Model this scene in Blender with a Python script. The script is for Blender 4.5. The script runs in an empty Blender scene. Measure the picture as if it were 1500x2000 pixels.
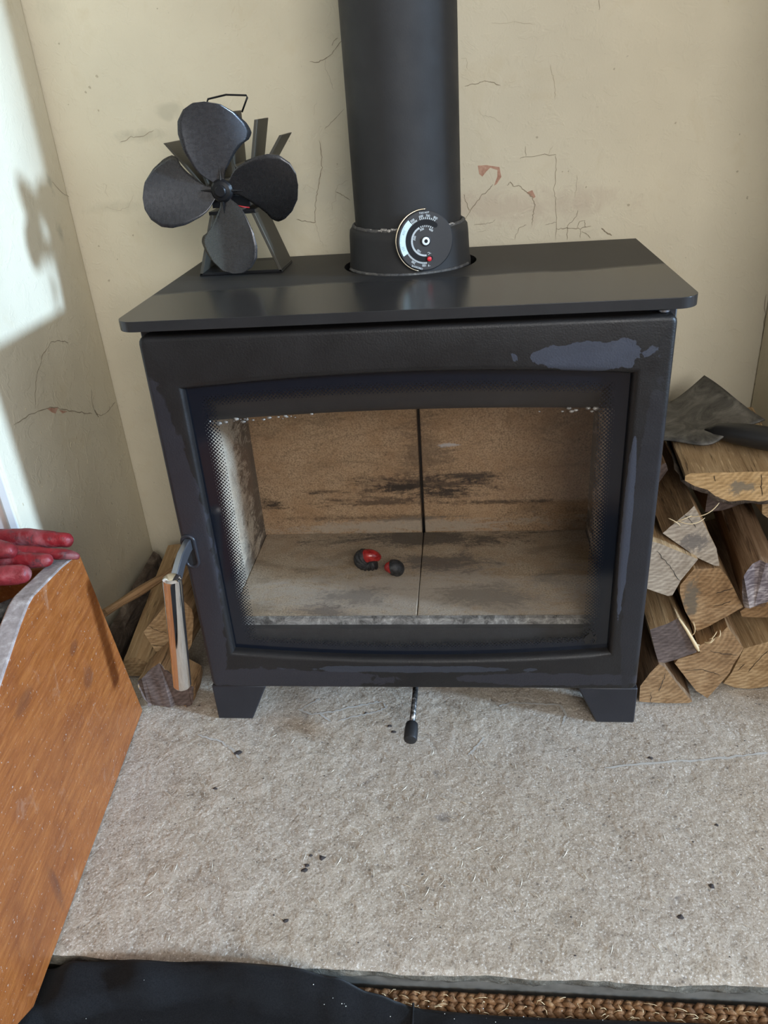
import bpy, bmesh, math, random
from mathutils import Vector, Matrix, noise as mnoise

random.seed(7)
scene = bpy.context.scene
COL = scene.collection

# ------------------------------------------------------------------ camera
F_PX = 1527.28
CAM = Vector((0.0749, -0.8929, 0.8483))
YAW, PITCH, ROLL = -0.1190, 0.4925, -0.0741
fw = Vector((math.sin(YAW) * math.cos(PITCH), math.cos(YAW) * math.cos(PITCH), -math.sin(PITCH)))
rt = Vector((math.cos(YAW), -math.sin(YAW), 0))
up = rt.cross(fw)
r2 = rt * math.cos(ROLL) + up * math.sin(ROLL)
u2 = -rt * math.sin(ROLL) + up * math.cos(ROLL)
cd = bpy.data.cameras.new('camera')
cam = bpy.data.objects.new('camera', cd)
COL.objects.link(cam)
cam.matrix_world = Matrix(((r2.x, u2.x, -fw.x, CAM.x), (r2.y, u2.y, -fw.y, CAM.y), (r2.z, u2.z, -fw.z, CAM.z), (0, 0, 0, 1)))
cd.sensor_fit = 'VERTICAL'
cd.sensor_height = 24.0
cd.lens = F_PX / 2000 * 24.0
cd.clip_start = 0.02
scene.camera = cam

# ------------------------------------------------------------------ world, sun, window light, exposure
w = bpy.data.worlds.new('world')
scene.world = w
w.use_nodes = True
w.node_tree.nodes['Background'].inputs[0].default_value = (0.62, 0.76, 1.0, 1)
w.node_tree.nodes['Background'].inputs[1].default_value = 1.0

SUN_DIR = Vector((-1.0, 0.31, -0.24)).normalized()   # low daylight beam from the side window
sd = bpy.data.lights.new('sun', 'SUN')
sd.energy = 5.4
sd.angle = math.radians(5.0)
sd.color = (0.50, 0.72, 1.0)
so = bpy.data.objects.new('sun', sd)
so.rotation_euler = SUN_DIR.to_track_quat('-Z', 'Y').to_euler()
so.location = (3, -2, 2.5)
COL.objects.link(so)

def window_light(name, loc, direction, sx, sy, power, color, spread=180):
    ld = bpy.data.lights.new(name, 'AREA')
    ld.shape = 'RECTANGLE'
    ld.size, ld.size_y = sx, sy
    ld.energy = power
    ld.color = color
    ld.spread = math.radians(spread)
    o = bpy.data.objects.new(name, ld)
    o.location = loc
    o.rotation_euler = Vector(direction).to_track_quat('-Z', 'Y').to_euler()
    COL.objects.link(o)

# daylight entering by the rear window and by the side window of the room
window_light('rear_window_daylight', (0.80, -2.70, 1.55), (-0.2, 1, -0.15), 1.3, 1.15, 46, (1.0, 0.975, 0.94))
window_light('side_window_daylight', (1.56, -1.10, 1.20), (-1, 0.0, -0.05), 1.4, 1.5, 7, (0.62, 0.80, 1.0))

scene.view_settings.view_transform = 'Standard'
scene.view_settings.look = 'None'
scene.view_settings.gamma = 1.0
scene.view_settings.use_curve_mapping = False
scene.view_settings.exposure = 0.0
scene.cycles.use_light_tree = False
scene.cycles.adaptive_threshold = 0.02
scene.cycles.max_bounces = 6
scene.cycles.diffuse_bounces = 3
scene.cycles.glossy_bounces = 3
scene.cycles.transparent_max_bounces = 8

# ------------------------------------------------------------------ node helpers
class Mat:
    def __init__(s, name, rough=0.6, metal=0.0, color=(0.5, 0.5, 0.5), spec=0.5, coat=0.0):
        s.m = bpy.data.materials.new(name)
        s.m.use_nodes = True
        s.nt = s.m.node_tree
        s.b = s.nt.nodes['Principled BSDF']
        s.out = s.nt.nodes['Material Output']
        s.set('Roughness', rough); s.set('Metallic', metal); s.set('Specular IOR Level', spec)
        s.set('Base Color', color)
        if coat: s.set('Coat Weight', coat); s.set('Coat Roughness', 0.15)
        tc = s.nt.nodes.new('ShaderNodeTexCoord')
        s.obj = tc.outputs['Object']
    def _in(s, sock, v):
        if isinstance(v, bpy.types.NodeSocket): s.nt.links.new(v, sock)
        elif isinstance(v, (tuple, list)) and sock.type == 'RGBA': sock.default_value = (*v[:3], 1)
        else: sock.default_value = v
    def set(s, k, v): s._in(s.b.inputs[k], v)
    def node(s, t, **p):
        n = s.nt.nodes.new(t)
        for k, v in p.items(): setattr(n, k, v)
        return n
    def map(s, scale=(1, 1, 1), loc=(0, 0, 0), rot=(0, 0, 0), vec=None):
        n = s.node('ShaderNodeMapping')
        s._in(n.inputs['Vector'], vec or s.obj)
        n.inputs['Scale'].default_value = scale; n.inputs['Location'].default_value = loc; n.inputs['Rotation'].default_value = rot
        return n.outputs[0]
    def noise(s, scale, detail=4, rough=0.55, dist=0.0, vec=None):
        n = s.node('ShaderNodeTexNoise')
        s._in(n.inputs['Vector'], vec or s.obj)
        n.inputs['Scale'].default_value = scale; n.inputs['Detail'].default_value = detail
        n.inputs['Roughness'].default_value = rough; n.inputs['Distortion'].default_value = dist
        return n.outputs['Fac']
    def vor(s, scale, feature='F1', vec=None, rnd=1.0):
        n = s.node('ShaderNodeTexVoronoi', feature=feature)
        s._in(n.inputs['Vector'], vec or s.obj)
        n.inputs['Scale'].default_value = scale; n.inputs['Randomness'].default_value = rnd
        return n.outputs['Distance']
    def wave(s, scale, dist=2, detail=2, dscale=1, vec=None, typ='BANDS', d='X'):
        n = s.node('ShaderNodeTexWave', wave_type=typ)
        if typ == 'BANDS': n.bands_direction = d
        else: n.rings_direction = d
        s._in(n.inputs['Vector'], vec or s.obj)
        n.inputs['Scale'].default_value = scale; n.inputs['Distortion'].default_value = dist
        n.inputs['Detail'].default_value = detail; n.inputs['Detail Scale'].default_value = dscale
        return n.outputs['Fac']
    def ramp(s, f, stops):
        n = s.node('ShaderNodeValToRGB')
        s._in(n.inputs[0], f)
        e = n.color_ramp.elements
        while len(e) > 1: e.remove(e[0])
        e[0].position = stops[0][0]; c = stops[0][1]
        e[0].color = (*c, 1) if isinstance(c, (tuple, list)) else (c, c, c, 1)
        for p, c in stops[1:]:
            x = e.new(p); x.color = (*c, 1) if isinstance(c, (tuple, list)) else (c, c, c, 1)
        return n.outputs['Color']
    def mix(s, f, a, b, mode='MIX'):
        n = s.node('ShaderNodeMix', data_type='RGBA', blend_type=mode)
        s._in(n.inputs['Factor'], f); s._in(n.inputs['A'] if False else n.inputs[6], a); s._in(n.inputs[7], b)
        return n.outputs[2]
    def math(s, op, a, b=0.0, clamp=False):
        n = s.node('ShaderNodeMath', operation=op, use_clamp=clamp)
        s._in(n.inputs[0], a); s._in(n.inputs[1], b)
        return n.outputs[0]
    def mr(s, v, a, b, c=0.0, d=1.0):
        n = s.node('ShaderNodeMapRange')
        s._in(n.inputs['Value'], v)
        for k, x in zip(('From Min', 'From Max', 'To Min', 'To Max'), (a, b, c, d)): n.inputs[k].default_value = x
        return n.outputs[0]
    def xyz(s, vec=None):
        n = s.node('ShaderNodeSeparateXYZ'); s._in(n.inputs[0], vec or s.obj)
        return n.outputs
    def blob(s, c, r, warp=None, wamt=0.0):
        """1 inside an ellipsoid around c (object space), 0 outside, soft edge; outline warped by noise"""
        v = s.node('ShaderNodeVectorMath', operation='SUBTRACT'); s._in(v.inputs[0], s.obj); v.inputs[1].default_value = c
        d = s.node('ShaderNodeVectorMath', operation='DIVIDE'); s._in(d.inputs[0], v.outputs[0]); d.inputs[1].default_value = r
        l = s.node('ShaderNodeVectorMath', operation='LENGTH'); s._in(l.inputs[0], d.outputs[0])
        x = l.outputs['Value']
        if warp is not None: x = s.math('ADD', x, s.mr(warp, 0, 1, -wamt, wamt))
        return x
    def bump(s, h, strength=0.3, dist=0.002, prev=None):
        n = s.node('ShaderNodeBump')
        n.inputs['Strength'].default_value = strength; n.inputs['Distance'].default_value = dist
        s._in(n.inputs['Height'], h)
        if prev is not None: s._in(n.inputs['Normal'], prev)
        s.set('Normal', n.outputs[0])
        return n.outputs[0]

# ------------------------------------------------------------------ mesh helpers
WLOC = {}
class MB:
    def __init__(s): s.v = []; s.f = []; s.mi = []
    def add(s, vs, fs, m=0):
        o = len(s.v); s.v += [Vector(p) for p in vs]
        for f in fs: s.f.append([o + i for i in f]); s.mi.append(m)
        return s
    def box(s, lo, hi, m=0):
        x0, y0, z0 = lo; x1, y1, z1 = hi
        return s.add([(x0, y0, z0), (x1, y0, z0), (x1, y1, z0), (x0, y1, z0), (x0, y0, z1), (x1, y0, z1), (x1, y1, z1), (x0, y1, z1)],
                     [(0, 3, 2, 1), (4, 5, 6, 7), (0, 1, 5, 4), (1, 2, 6, 5), (2, 3, 7, 6), (3, 0, 4, 7)], m)
    def tube(s, pts, rad, n=12, caps=True, m=0, closed=False):
        pts = [Vector(p) for p in pts]; k = len(pts)
        rr = rad if isinstance(rad, (list, tuple)) else [rad] * k
        vs, fs = [], []; prev = None
        for i, p in enumerate(pts):
            if closed: t = pts[(i + 1) % k] - pts[i - 1]
            else: t = pts[min(i + 1, k - 1)] - pts[max(i - 1, 0)]
            if t.length < 1e-9: t = Vector((0, 0, 1))
            t.normalize()
            if prev is None: a = t.orthogonal().normalized()
            else:
                a = prev - t * prev.dot(t)
                a = a.normalized() if a.length > 1e-6 else t.orthogonal().normalized()
            prev = a; b = t.cross(a)
            for j in range(n):
                q = 2 * math.pi * j / n
                vs.append(p + (a * math.cos(q) + b * math.sin(q)) * rr[i])
        rng = k if closed else k - 1
        for i in range(rng):
            for j in range(n):
                i2 = (i + 1) % k
                fs.append((i * n + j, i * n + (j + 1) % n, i2 * n + (j + 1) % n, i2 * n + j))
        if caps and not closed:
            fs.append(tuple(reversed(range(n)))); fs.append(tuple(range((k - 1) * n, k * n)))
        return s.add(vs, fs, m)
    def lathe(s, prof, c=(0, 0, 0), n=48, m=0, axis='z', close=False):
        """prof: list of (radius, height)"""
        vs, fs = [], []; k = len(prof)
        for r, h in prof:
            for j in range(n):
                q = 2 * math.pi * j / n
                x, y = r * math.cos(q), r * math.sin(q)
                vs.append((c[0] + x, c[1] + y, c[2] + h) if axis == 'z' else (c[0] + x, c[1] - h, c[2] + y))
        for i in range(k - 1):
            for j in range(n): fs.append((i * n + j, i * n + (j + 1) % n, (i + 1) * n + (j + 1) % n, (i + 1) * n + j))
        if not close:
            if prof[0][0] > 1e-6: fs.append(tuple(reversed(range(n))))
            if prof[-1][0] > 1e-6: fs.append(tuple(range((k - 1) * n, k * n)))
        else:
            for j in range(n): fs.append(((k - 1) * n + j, (k - 1) * n + (j + 1) % n, (j + 1) % n, j))
        return s.add(vs, fs, m)
    def prism(s, poly, axis, a, b, m=0):
        """poly of 2D points extruded along axis from a to b ('y': poly is (x,z); 'z': (x,y); 'x': (y,z))"""
        def P(p, t): return {'y': (p[0], t, p[1]), 'z': (p[0], p[1], t), 'x': (t, p[0], p[1])}[axis]
        n = len(poly)
        vs = [P(p, a) for p in poly] + [P(p, b) for p in poly]
        fs = [tuple(range(n)), tuple(range(2 * n - 1, n - 1, -1))] + [(i, i + n, (i + 1) % n + n, (i + 1) % n) for i in range(n)]
        return s.add(vs, fs, m)
    def build(s, name, mats, parent=None, smooth=False, bevel=0, seg=2, org=None, auto=None, keep=False):
        me = bpy.data.meshes.new(name)
        if org is None:
            lo = [min(p[i] for p in s.v) for i in range(3)]; hi = [max(p[i] for p in s.v) for i in range(3)]
            org = Vector(((lo[0] + hi[0]) / 2, (lo[1] + hi[1]) / 2, lo[2]))
        org = Vector(org)
        me.from_pydata([tuple(p - org) for p in s.v], [], s.f)
        for mm in (mats if isinstance(mats, (list, tuple)) else [mats]): me.materials.append(mm.m if isinstance(mm, Mat) else mm)
        for p, i in zip(me.polygons, s.mi): p.material_index = i
        me.validate()
        bm = bmesh.new(); bm.from_mesh(me)
        if not keep: bmesh.ops.recalc_face_normals(bm, faces=bm.faces)
        bm.to_mesh(me); bm.free()
        o = bpy.data.objects.new(name, me); COL.objects.link(o)
        WLOC[o] = org
        o.parent = parent
        o.location = org - (WLOC[parent] if parent else Vector((0, 0, 0)))
        if smooth or auto is not None:
            for p in me.polygons: p.use_smooth = True
            if auto is not None: me.set_sharp_from_angle(angle=math.radians(auto))
        if bevel:
            b = o.modifiers.new('bevel', 'BEVEL'); b.width = bevel; b.segments = seg; b.limit_method = 'ANGLE'; b.angle_limit = math.radians(40); b.harden_normals = False
            for p in me.polygons: p.use_smooth = True
            me.set_sharp_from_angle(angle=math.radians(50))
        return o

def holed(name, outer, hole, axis, a, b, mats, parent, bevel=0.002, seg=2):
    """flat plate with an opening, extruded from a to b along axis"""
    def P(p, t): return {'y': (p[0], t, p[1]), 'z': (p[0], p[1], t)}[axis]
    bm = bmesh.new()
    loops = []
    for poly in (outer, hole):
        vs = [bm.verts.new(P(p, a)) for p in poly]
        loops += [bm.edges.new((vs[i], vs[(i + 1) % len(vs)])) for i in range(len(vs))]
    bmesh.ops.triangle_fill(bm, edges=loops, use_beauty=True)
    g = bmesh.ops.extrude_face_region(bm, geom=bm.faces[:])
    d = Vector(P((0, 0), b)) - Vector(P((0, 0), a))
    bmesh.ops.translate(bm, vec=d, verts=[v for v in g['geom'] if isinstance(v, bmesh.types.BMVert)])
    bmesh.ops.recalc_face_normals(bm, faces=bm.faces)
    mb = MB(); bm.verts.index_update()
    mb.add([v.co.copy() for v in bm.verts], [[v.index for v in f.verts] for f in bm.faces])
    bm.free()
    return mb.build(name, mats, parent, bevel=bevel, seg=seg)

def bevel_frame(name, outer, hole, y0, y1, b_out, b_in, mats, parent, seg=6):
    """frame in the xz plane with an opening; both front edges rounded"""
    def offs(poly, d):      # move every corner by d along the outward normal of a counter-clockwise loop
        n = len(poly); out = []
        for i in range(n):
            p0, p1, p2 = Vector(poly[i - 1]), Vector(poly[i]), Vector(poly[(i + 1) % n])
            e1, e2 = (p1 - p0).normalized(), (p2 - p1).normalized()
            n1, n2 = Vector((e1.y, -e1.x)), Vector((e2.y, -e2.x))
            m = (n1 + n2) / max(.3, 1 + n1.dot(n2))
            out.append(p1 + m * d)
        return out
    bm = bmesh.new(); fronts = []
    for poly, b, sg in ((outer, b_out, -1), (hole, b_in, 1)):
        rings = []
        for k in range(seg + 1):
            t = math.pi / 2 * k / seg
            q = offs(poly, sg * b * (1 - math.sin(t)))
            rings.append([bm.verts.new((p[0], y0 + b * (1 - math.cos(t)), p[1])) for p in q])
        rings.append([bm.verts.new((p[0], y1, p[1])) for p in poly])
        n = len(poly)
        for ra, rb in zip(rings, rings[1:]):
            for i in range(n): bm.faces.new((ra[i], ra[(i + 1) % n], rb[(i + 1) % n], rb[i]))
        fronts.append((rings[0], rings[-1]))
    for w_ in (0, 1):
        ed = []
        for fr_ in fronts:
            lp = fr_[w_]; n = len(lp)
            for i in range(n):
                e_ = bm.edges.get((lp[i], lp[(i + 1) % n])) or bm.edges.new((lp[i], lp[(i + 1) % n])); ed.append(e_)
        bmesh.ops.triangle_fill(bm, edges=ed, use_beauty=True)
    bmesh.ops.recalc_face_normals(bm, faces=bm.faces)
    bm.verts.index_update()
    mb = MB(); mb.add([v.co.copy() for v in bm.verts], [[v.index for v in f.verts] for f in bm.faces]); bm.free()
    return mb.build(name, mats, parent, auto=40)

def tag(o, label=None, cat=None, group=None, kind=None):
    if label: o['label'] = label
    if cat: o['category'] = cat
    if group: o['group'] = group
    if kind: o['kind'] = kind
    return o
def thing(name, loc, label, cat, group=None):
    o = bpy.data.objects.new(name, None); COL.objects.link(o)
    o.empty_display_size = 0.05
    o.location = loc; WLOC[o] = Vector(loc)
    return tag(o, label, cat, group)
def strip(mb, pts, width, up_n, taper=True, m=0, off=0.0004):
    """thin ribbon along pts lying on a surface whose normal is up_n"""
    pts = [Vector(p) for p in pts]; n = Vector(up_n); vs, fs = [], []
    k = len(pts)
    for i, p in enumerate(pts):
        t = (pts[min(i + 1, k - 1)] - pts[max(i - 1, 0)]).normalized(); s_ = n.cross(t).normalized()
        ww = width * (0.5 + 0.5 * random.random()) * (0.35 if taper and i in (0, k - 1) else 1)
        vs += [p + s_ * ww / 2 + n * off, p - s_ * ww / 2 + n * off]
    for i in range(k - 1): fs.append((2 * i, 2 * i + 1, 2 * i + 3, 2 * i + 2))
    mb.add(vs, fs, m)
def jag(pts, n=5, amp=0.0014):
    out = []
    for i in range(len(pts) - 1):
        a, b = Vector(pts[i]), Vector(pts[i + 1]); L = (b - a).length
        for j in range(n):
            p = a.lerp(b, j / n)
            if i or j: p = p + Vector([random.uniform(-1, 1) * min(amp, L * 0.07) for _ in p])
            out.append(p)
    return out + [Vector(pts[-1])]

# ------------------------------------------------------------------ materials of the setting
def wall_mat(name, base, smudges=()):
    m = Mat(name, rough=0.85, spec=0.25)
    c = m.ramp(m.noise(3.5, 3, 0.6), [(0.3, tuple(x * 0.90 for x in base)), (0.7, tuple(min(1, x * 1.05) for x in base))])
    c = m.mix(m.mr(m.noise(14, 4, 0.65, 0.6), 0.56, 0.75, 0, 0.28), c, tuple(x * y for x, y in zip(base, (0.86, 0.80, 0.68))))
    sp = m.noise(160, 2, 0.5)
    c = m.mix(m.mr(sp, 0.72, 0.78, 0, 0.35), c, (0.30, 0.26, 0.18))
    wn = m.noise(26, 3, 0.7, 1.2)
    for (p, r, col, amt) in smudges:
        x = m.blob(p, r, wn, 1.0)
        c = m.mix(m.mr(x, 0.25, 1.0, amt, 0), c, col)
    m.set('Base Color', c)
    b = m.bump(m.noise(9, 1, 0.5), 0.25, 0.012)
    b = m.bump(m.mr(m.noise(34, 3, .7, .6), .52, .60, 0, 1), 0.22, 0.0015, b)
    m.bump(m.noise(300, 1, 0.6), 0.18, 0.0012, b)
    return m
CREAM = (0.72, 0.65, 0.495)
m_crack = Mat('crack_dark_brown', 0.9, color=(0.30, 0.245, 0.165))  # dark brown of the crack lines themselves
m_crackf = Mat('crack_faint_tan', 0.9, color=(0.50, 0.435, 0.315))
m_pink = Mat('bare_pink_plaster', 0.9)
m_pink.set('Base Color', m_pink.ramp(m_pink.noise(120, 4), [(0.35, (0.42, 0.22, 0.15)), (0.7, (0.62, 0.40, 0.29))]))
m_white = Mat('white_paint_and_lit_arris', 0.7, color=(0.80, 0.84, 0.86))
m_pinkwall = Mat('pale_pink_paint', 0.8)
m_pinkwall.set('Base Color', m_pinkwall.ramp(m_pinkwall.noise(6), [(0.3, (0.72, 0.63, 0.60)), (0.7, (0.78, 0.69, 0.66))]))
m_room = Mat('room_paint', 0.85, color=(0.62, 0.58, 0.50))
m_ceil = Mat('ceiling_paint', 0.85, color=(0.75, 0.74, 0.70))
m_floor = Mat('floor_boards', 0.5)
m_floor.set('Base Color', m_floor.ramp(m_floor.noise(6, 6, vec=m_floor.map((1, 12, 1))), [(0.3, (0.10, 0.06, 0.035)), (0.7, (0.19, 0.115, 0.065))]))

YB, XL, XR, YF, ZF, ZC = 0.43, -0.563, 0.566, 0.038, -0.045, 2.35
RX0, RX1, RY0 = -1.9, 1.6, -2.8
CR_B= [(1.0, [(-0.144, 0.894), (-0.13, 0.893), (-0.121, 0.896), (-0.11, 0.902), (-0.104, 0.908), (-0.098, 0.914), (-0.094, 0.917)]), (0.7, [(-0.121, 0.896), (-0.121, 0.883), (-0.116, 0.871), (-0.112, 0.855)]), (0.9, [(-0.109, 0.912), (-0.104, 0.919), (-0.099, 0.921)]), (0.5, [(-0.139, 0.844), (-0.146, 0.823)]), (0.8, [(-0.131, 0.803), (-0.117, 0.813), (-0.098, 0.829)]), (1.3, [(-0.141, 0.788), (-0.14, 0.769), (-0.14, 0.749), (-0.146, 0.733), (-0.151, 0.718), (-0.155, 0.703), (-0.159, 0.68), (-0.16, 0.669), (-0.169, 0.67), (-0.19, 0.675)]), (0.7, [(-0.159, 0.668), (-0.157, 0.648), (-0.15, 0.63)]), (1, [(-0.123, 0.713), (-0.11, 0.707), (-0.1, 0.699)]), (0.7, [(-0.123, 0.713), (-0.118, 0.722), (-0.099, 0.729)]), (0.7, [(-0.123, 0.713), (-0.123, 0.7), (-0.13, 0.696), (-0.13, 0.685)]), (0.5, [(-0.176, 0.717), (-0.169, 0.726), (-0.155, 0.718)]), (0.9, [(0.084, 0.847), (0.104, 0.85), (0.114, 0.852), (0.121, 0.85), (0.136, 0.845)]), (0.7, [(0.208, 0.867), (0.212, 0.851), (0.216, 0.837), (0.216, 0.821)]), (0.8, [(0.166, 0.744), (0.175, 0.747), (0.22, 0.747), (0.221, 0.726), (0.219, 0.697), (0.223, 0.675), (0.225, 0.652), (0.225, 0.622)]), (0.8, [(0.175, 0.747), (0.174, 0.761)]), (0.6, [(0.208, 0.747), (0.215, 0.759)]), (1.2, [(0.079, 0.658), (0.089, 0.673), (0.103, 0.69), (0.119, 0.703), (0.125, 0.71)]), (1.1, [(0.08, 0.698), (0.083, 0.686), (0.089, 0.673)]), (1.3, [(0.147, 0.707), (0.152, 0.712), (0.157, 0.705), (0.166, 0.706), (0.174, 0.698), (0.186, 0.688), (0.19, 0.676), (0.188, 0.661), (0.187, 0.646)]), (1.2, [(0.224, 0.639), (0.244, 0.638), (0.263, 0.637), (0.279, 0.64)]), (0.9, [(0.242, 0.621), (0.243, 0.643), (0.255, 0.656), (0.257, 0.665)]), (0.9, [(0.257, 0.638), (0.261, 0.648), (0.268, 0.649), (0.27, 0.638)]), (1, [(0.263, 0.637), (0.263, 0.623)]), (1, [(0.265, 0.633), (0.274, 0.627), (0.279, 0.622)]), (2.2, [(0.295, 0.636), (0.302, 0.63), (0.312, 0.624)]), (0.8, [(0.207, 0.645), (0.215, 0.647), (0.225, 0.649)]), (0.8, [(0.095, 0.651), (0.111, 0.652), (0.125, 0.654), (0.129, 0.658)]), (0.7, [(0.099, 0.641), (0.115, 0.642)]), (0.8, [(0.16, 0.626), (0.166, 0.643), (0.178, 0.647)]), (0.7, [(0.253, 0.717), (0.253, 0.699), (0.251, 0.684)]), (0.9, [(0.272, 0.941), (0.273, 0.929)]), (0.5, [(0.123, 0.924), (0.152, 0.923), (0.181, 0.918)]), (0.5, [(0.104, 0.814), (0.108, 0.807), (0.123, 0.804), (0.138, 0.796)]), (0.6, [(0.079, 0.883), (0.087, 0.883), (0.088, 0.869)]), (1.6, [(0.562, 0.52), (0.567, 0.466), (0.569, 0.422), (0.569, 0.378), (0.568, 0.332)]), (0.8, [(-0.458, 0.805), (-0.439, 0.811), (-0.418, 0.812), (-0.4, 0.818)]), (0.6, [(-0.501, 0.747), (-0.494, 0.744), (-0.499, 0.736), (-0.496, 0.726)]), (0.6, [(-0.506, 0.711), (-0.481, 0.705), (-0.467, 0.709), (-0.452, 0.727)])]
CR_L= [(1.2, [(0.093, 0.466), (0.137, 0.463), (0.181, 0.456), (0.203, 0.451), (0.22, 0.443), (0.253, 0.426), (0.291, 0.408), (0.324, 0.393)]), (1, [(0.159, 0.466), (0.179, 0.497), (0.19, 0.509), (0.224, 0.531), (0.255, 0.539), (0.279, 0.535), (0.306, 0.523)]), (1, [(0.343, 0.431), (0.333, 0.407), (0.335, 0.392), (0.349, 0.379), (0.381, 0.375), (0.419, 0.379)]), (2.5, [(0.335, 0.396), (0.339, 0.387), (0.343, 0.379)]), (0.7, [(0.383, 0.758), (0.408, 0.74), (0.454, 0.719)])]
PK_B= [[(0.102, 0.738), (0.115, 0.738), (0.135, 0.734), (0.138, 0.72), (0.131, 0.71), (0.127, 0.708), (0.132, 0.721), (0.132, 0.73), (0.121, 0.734), (0.115, 0.729), (0.109, 0.722), (0.104, 0.726)], [(0.177, 0.695), (0.186, 0.698), (0.191, 0.688), (0.188, 0.686)]]
PK_L= [[(0.189, 0.455), (0.222, 0.443), (0.21, 0.438), (0.202, 0.443)], [(0.223, 0.439), (0.247, 0.427), (0.231, 0.43)]]
FK_B= [(-0.361, 0.976), (-0.521, 0.943), (-0.473, 0.897), (-0.488, 0.883), (-0.496, 0.877), (-0.528, 0.862), (-0.482, 0.851), (-0.468, 0.665), (-0.531, 0.651), (-0.504, 0.628), (-0.527, 0.594), (-0.188, 0.79), (-0.116, 0.753), (0.191, 0.772), (0.299, 0.855), (0.393, 0.779), (0.487, 0.758), (0.511, 0.67), (0.511, 0.668), (0.334, 0.668), (0.231, 0.722), (0.24, 0.722), (0.268, 0.698), (0.491, 0.707)]
FK_L= [(0.279, 0.487), (0.239, 0.526), (0.23, 0.286), (0.251, 0.268), (0.175, 0.309), (0.149, 0.318), (0.324, 0.206), (0.179, 0.251), (0.059, 0.357), (0.383, 0.277), (0.156, 0.428), (0.269, 0.334), (0.135, 0.474)]
SM_B= [(-0.37, 0.844), (-0.427, 0.812), (-0.489, 0.71), (-0.526, 0.986)]; SM_L= [(0.378, 0.758), (0.437, 0.697), (0.371, 0.683)]
SCR= [[(-0.196, 0.027), (-0.17, 0.016), (-0.138, 0.022), (-0.1, 0.037), (-0.064, 0.047)], [(-0.163, 0.051), (-0.181, 0.036), (-0.192, 0.024)], [(-0.127, 0.002), (-0.097, 0.014), (-0.07, 0.023), (-0.055, 0.033), (-0.06, 0.044)], [(-0.158, 0.016), (-0.139, 0.002)], [(-0.341, -0.031), (-0.301, -0.044), (-0.277, -0.061), (-0.263, -0.078)], [(0.12, 0.039), (0.14, 0.047), (0.179, 0.044), (0.214, 0.041), (0.22, 0.022), (0.213, -0.0)], [(0.095, -0.029), (0.083, -0.049), (0.072, -0.064)], [(0.26, -0.084), (0.346, -0.071), (0.431, -0.062), (0.489, -0.051)]]
DK= [(-0.134, -0.26), (-0.13, -0.238), (-0.115, -0.241), (-0.132, -0.253), (-0.145, -0.328), (-0.047, -0.008), (-0.04, -0.02), (-0.086, 0.021), (0.355, -0.264), (0.31, -0.305), (0.326, -0.064), (0.385, -0.176), (-0.268, -0.066), (-0.284, -0.134)]
SOOT = (0.36, 0.335, 0.24)
sm_b = [((x, 0, z - ZF), r, (0.40, 0.375, 0.28), a) for (x, z), r, a in zip(SM_B, [(.03, .2, .016), (.055, .2, .010), (.05, .2, .012), (.03, .2, .02)], [.38, .38, .2, .15])]
sm_b += [((-0.17, 0, 0.71 - ZF), (.13, .2, .035), (0.62, 0.57, 0.45), .6), ((0.14, 0, 0.675 - ZF), (.24, .2, .03), (0.62, 0.52, 0.40), .7)]
m_wall_b = wall_mat('cream_plaster_wall', CREAM, [((p[0], p[1], p[2]), r, c, a) for p, r, c, a in sm_b])
sm_l = [((0, y, z - ZF), (.2, .012, .02), (0.40, 0.38, 0.29), .55) for (y, z) in SM_L]
m_wall_l = wall_mat('cream_plaster_cheek', CREAM, sm_l)
m_wall_r = wall_mat('cream_plaster_cheek_far', CREAM)

def struct(o): o['kind'] = 'structure'; return o
wall_back = struct(MB().box((-0.72, YB, ZF), (0.72, YB + 0.10, ZC)).build('wall_back', m_wall_b, org=(0, YB, ZF)))
mb = MB().box((XL - 0.022, YF, ZF), (XL, YB, ZC), 0)
mb.mi[2] = 1  # front strip coloured bluish white, standing for light on the arris
wall_left = struct(mb.build('wall_left', [m_wall_l, m_white], org=(XL, 0, ZF), bevel=0.006, seg=3))
wall_right = struct(MB().box((XR, YF, ZF), (XR + 0.022, YB, ZC)).build('wall_right', m_wall_r, org=(XR, 0, ZF), bevel=0.006, seg=3))
struct(MB().box((RX0, YF + 0.004, ZF), (XL - 0.022, YB + 0.1, ZC)).build('wall_chimney_left', m_pinkwall))
struct(MB().box((XR + 0.022, YF + 0.004, ZF), (RX1, YB + 0.1, ZC)).build('wall_chimney_right', m_pinkwall))
struct(MB().box((RX0 - 0.1, RY0, ZF), (RX0, YB + 0.1, ZC)).build('wall_room_left', m_room))
# side wall with a window opening (daylight and sun come through here)
WY0, WY1, WZ0, WZ1 = -1.95, -0.28, 0.20, 2.05
mb = MB().box((RX1, RY0, ZF), (RX1 + 0.12, WY0, ZC)).box((RX1, WY1, ZF), (RX1 + 0.12, YB + 0.1, ZC))
mb.box((RX1, WY0, ZF), (RX1 + 0.12, WY1, WZ0)).box((RX1, WY0, WZ1), (RX1 + 0.12, WY1, ZC))
struct(mb.build('wall_room_right', m_room))
mb = MB()
for a, b in (((WY0, WZ0), (WY0 + .04, WZ1)), ((WY1 - .04, WZ0), (WY1, WZ1)), ((WY0, WZ0), (WY1, WZ0 + .012)), ((WY0, WZ1 - .04), (WY1, WZ1))):
    mb.box((RX1 + 0.05, a[0], a[1]), (RX1 + 0.09, b[0], b[1]))
struct(mb.build('window_1', m_white))
VX0, VX1, VZ0, VZ1 = 0.10, 1.50, 0.92, 2.18
mb = MB().box((RX0 - .1, RY0 - 0.1, ZF), (VX0, RY0, ZC)).box((VX1, RY0 - 0.1, ZF), (RX1 + .12, RY0, ZC))
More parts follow.
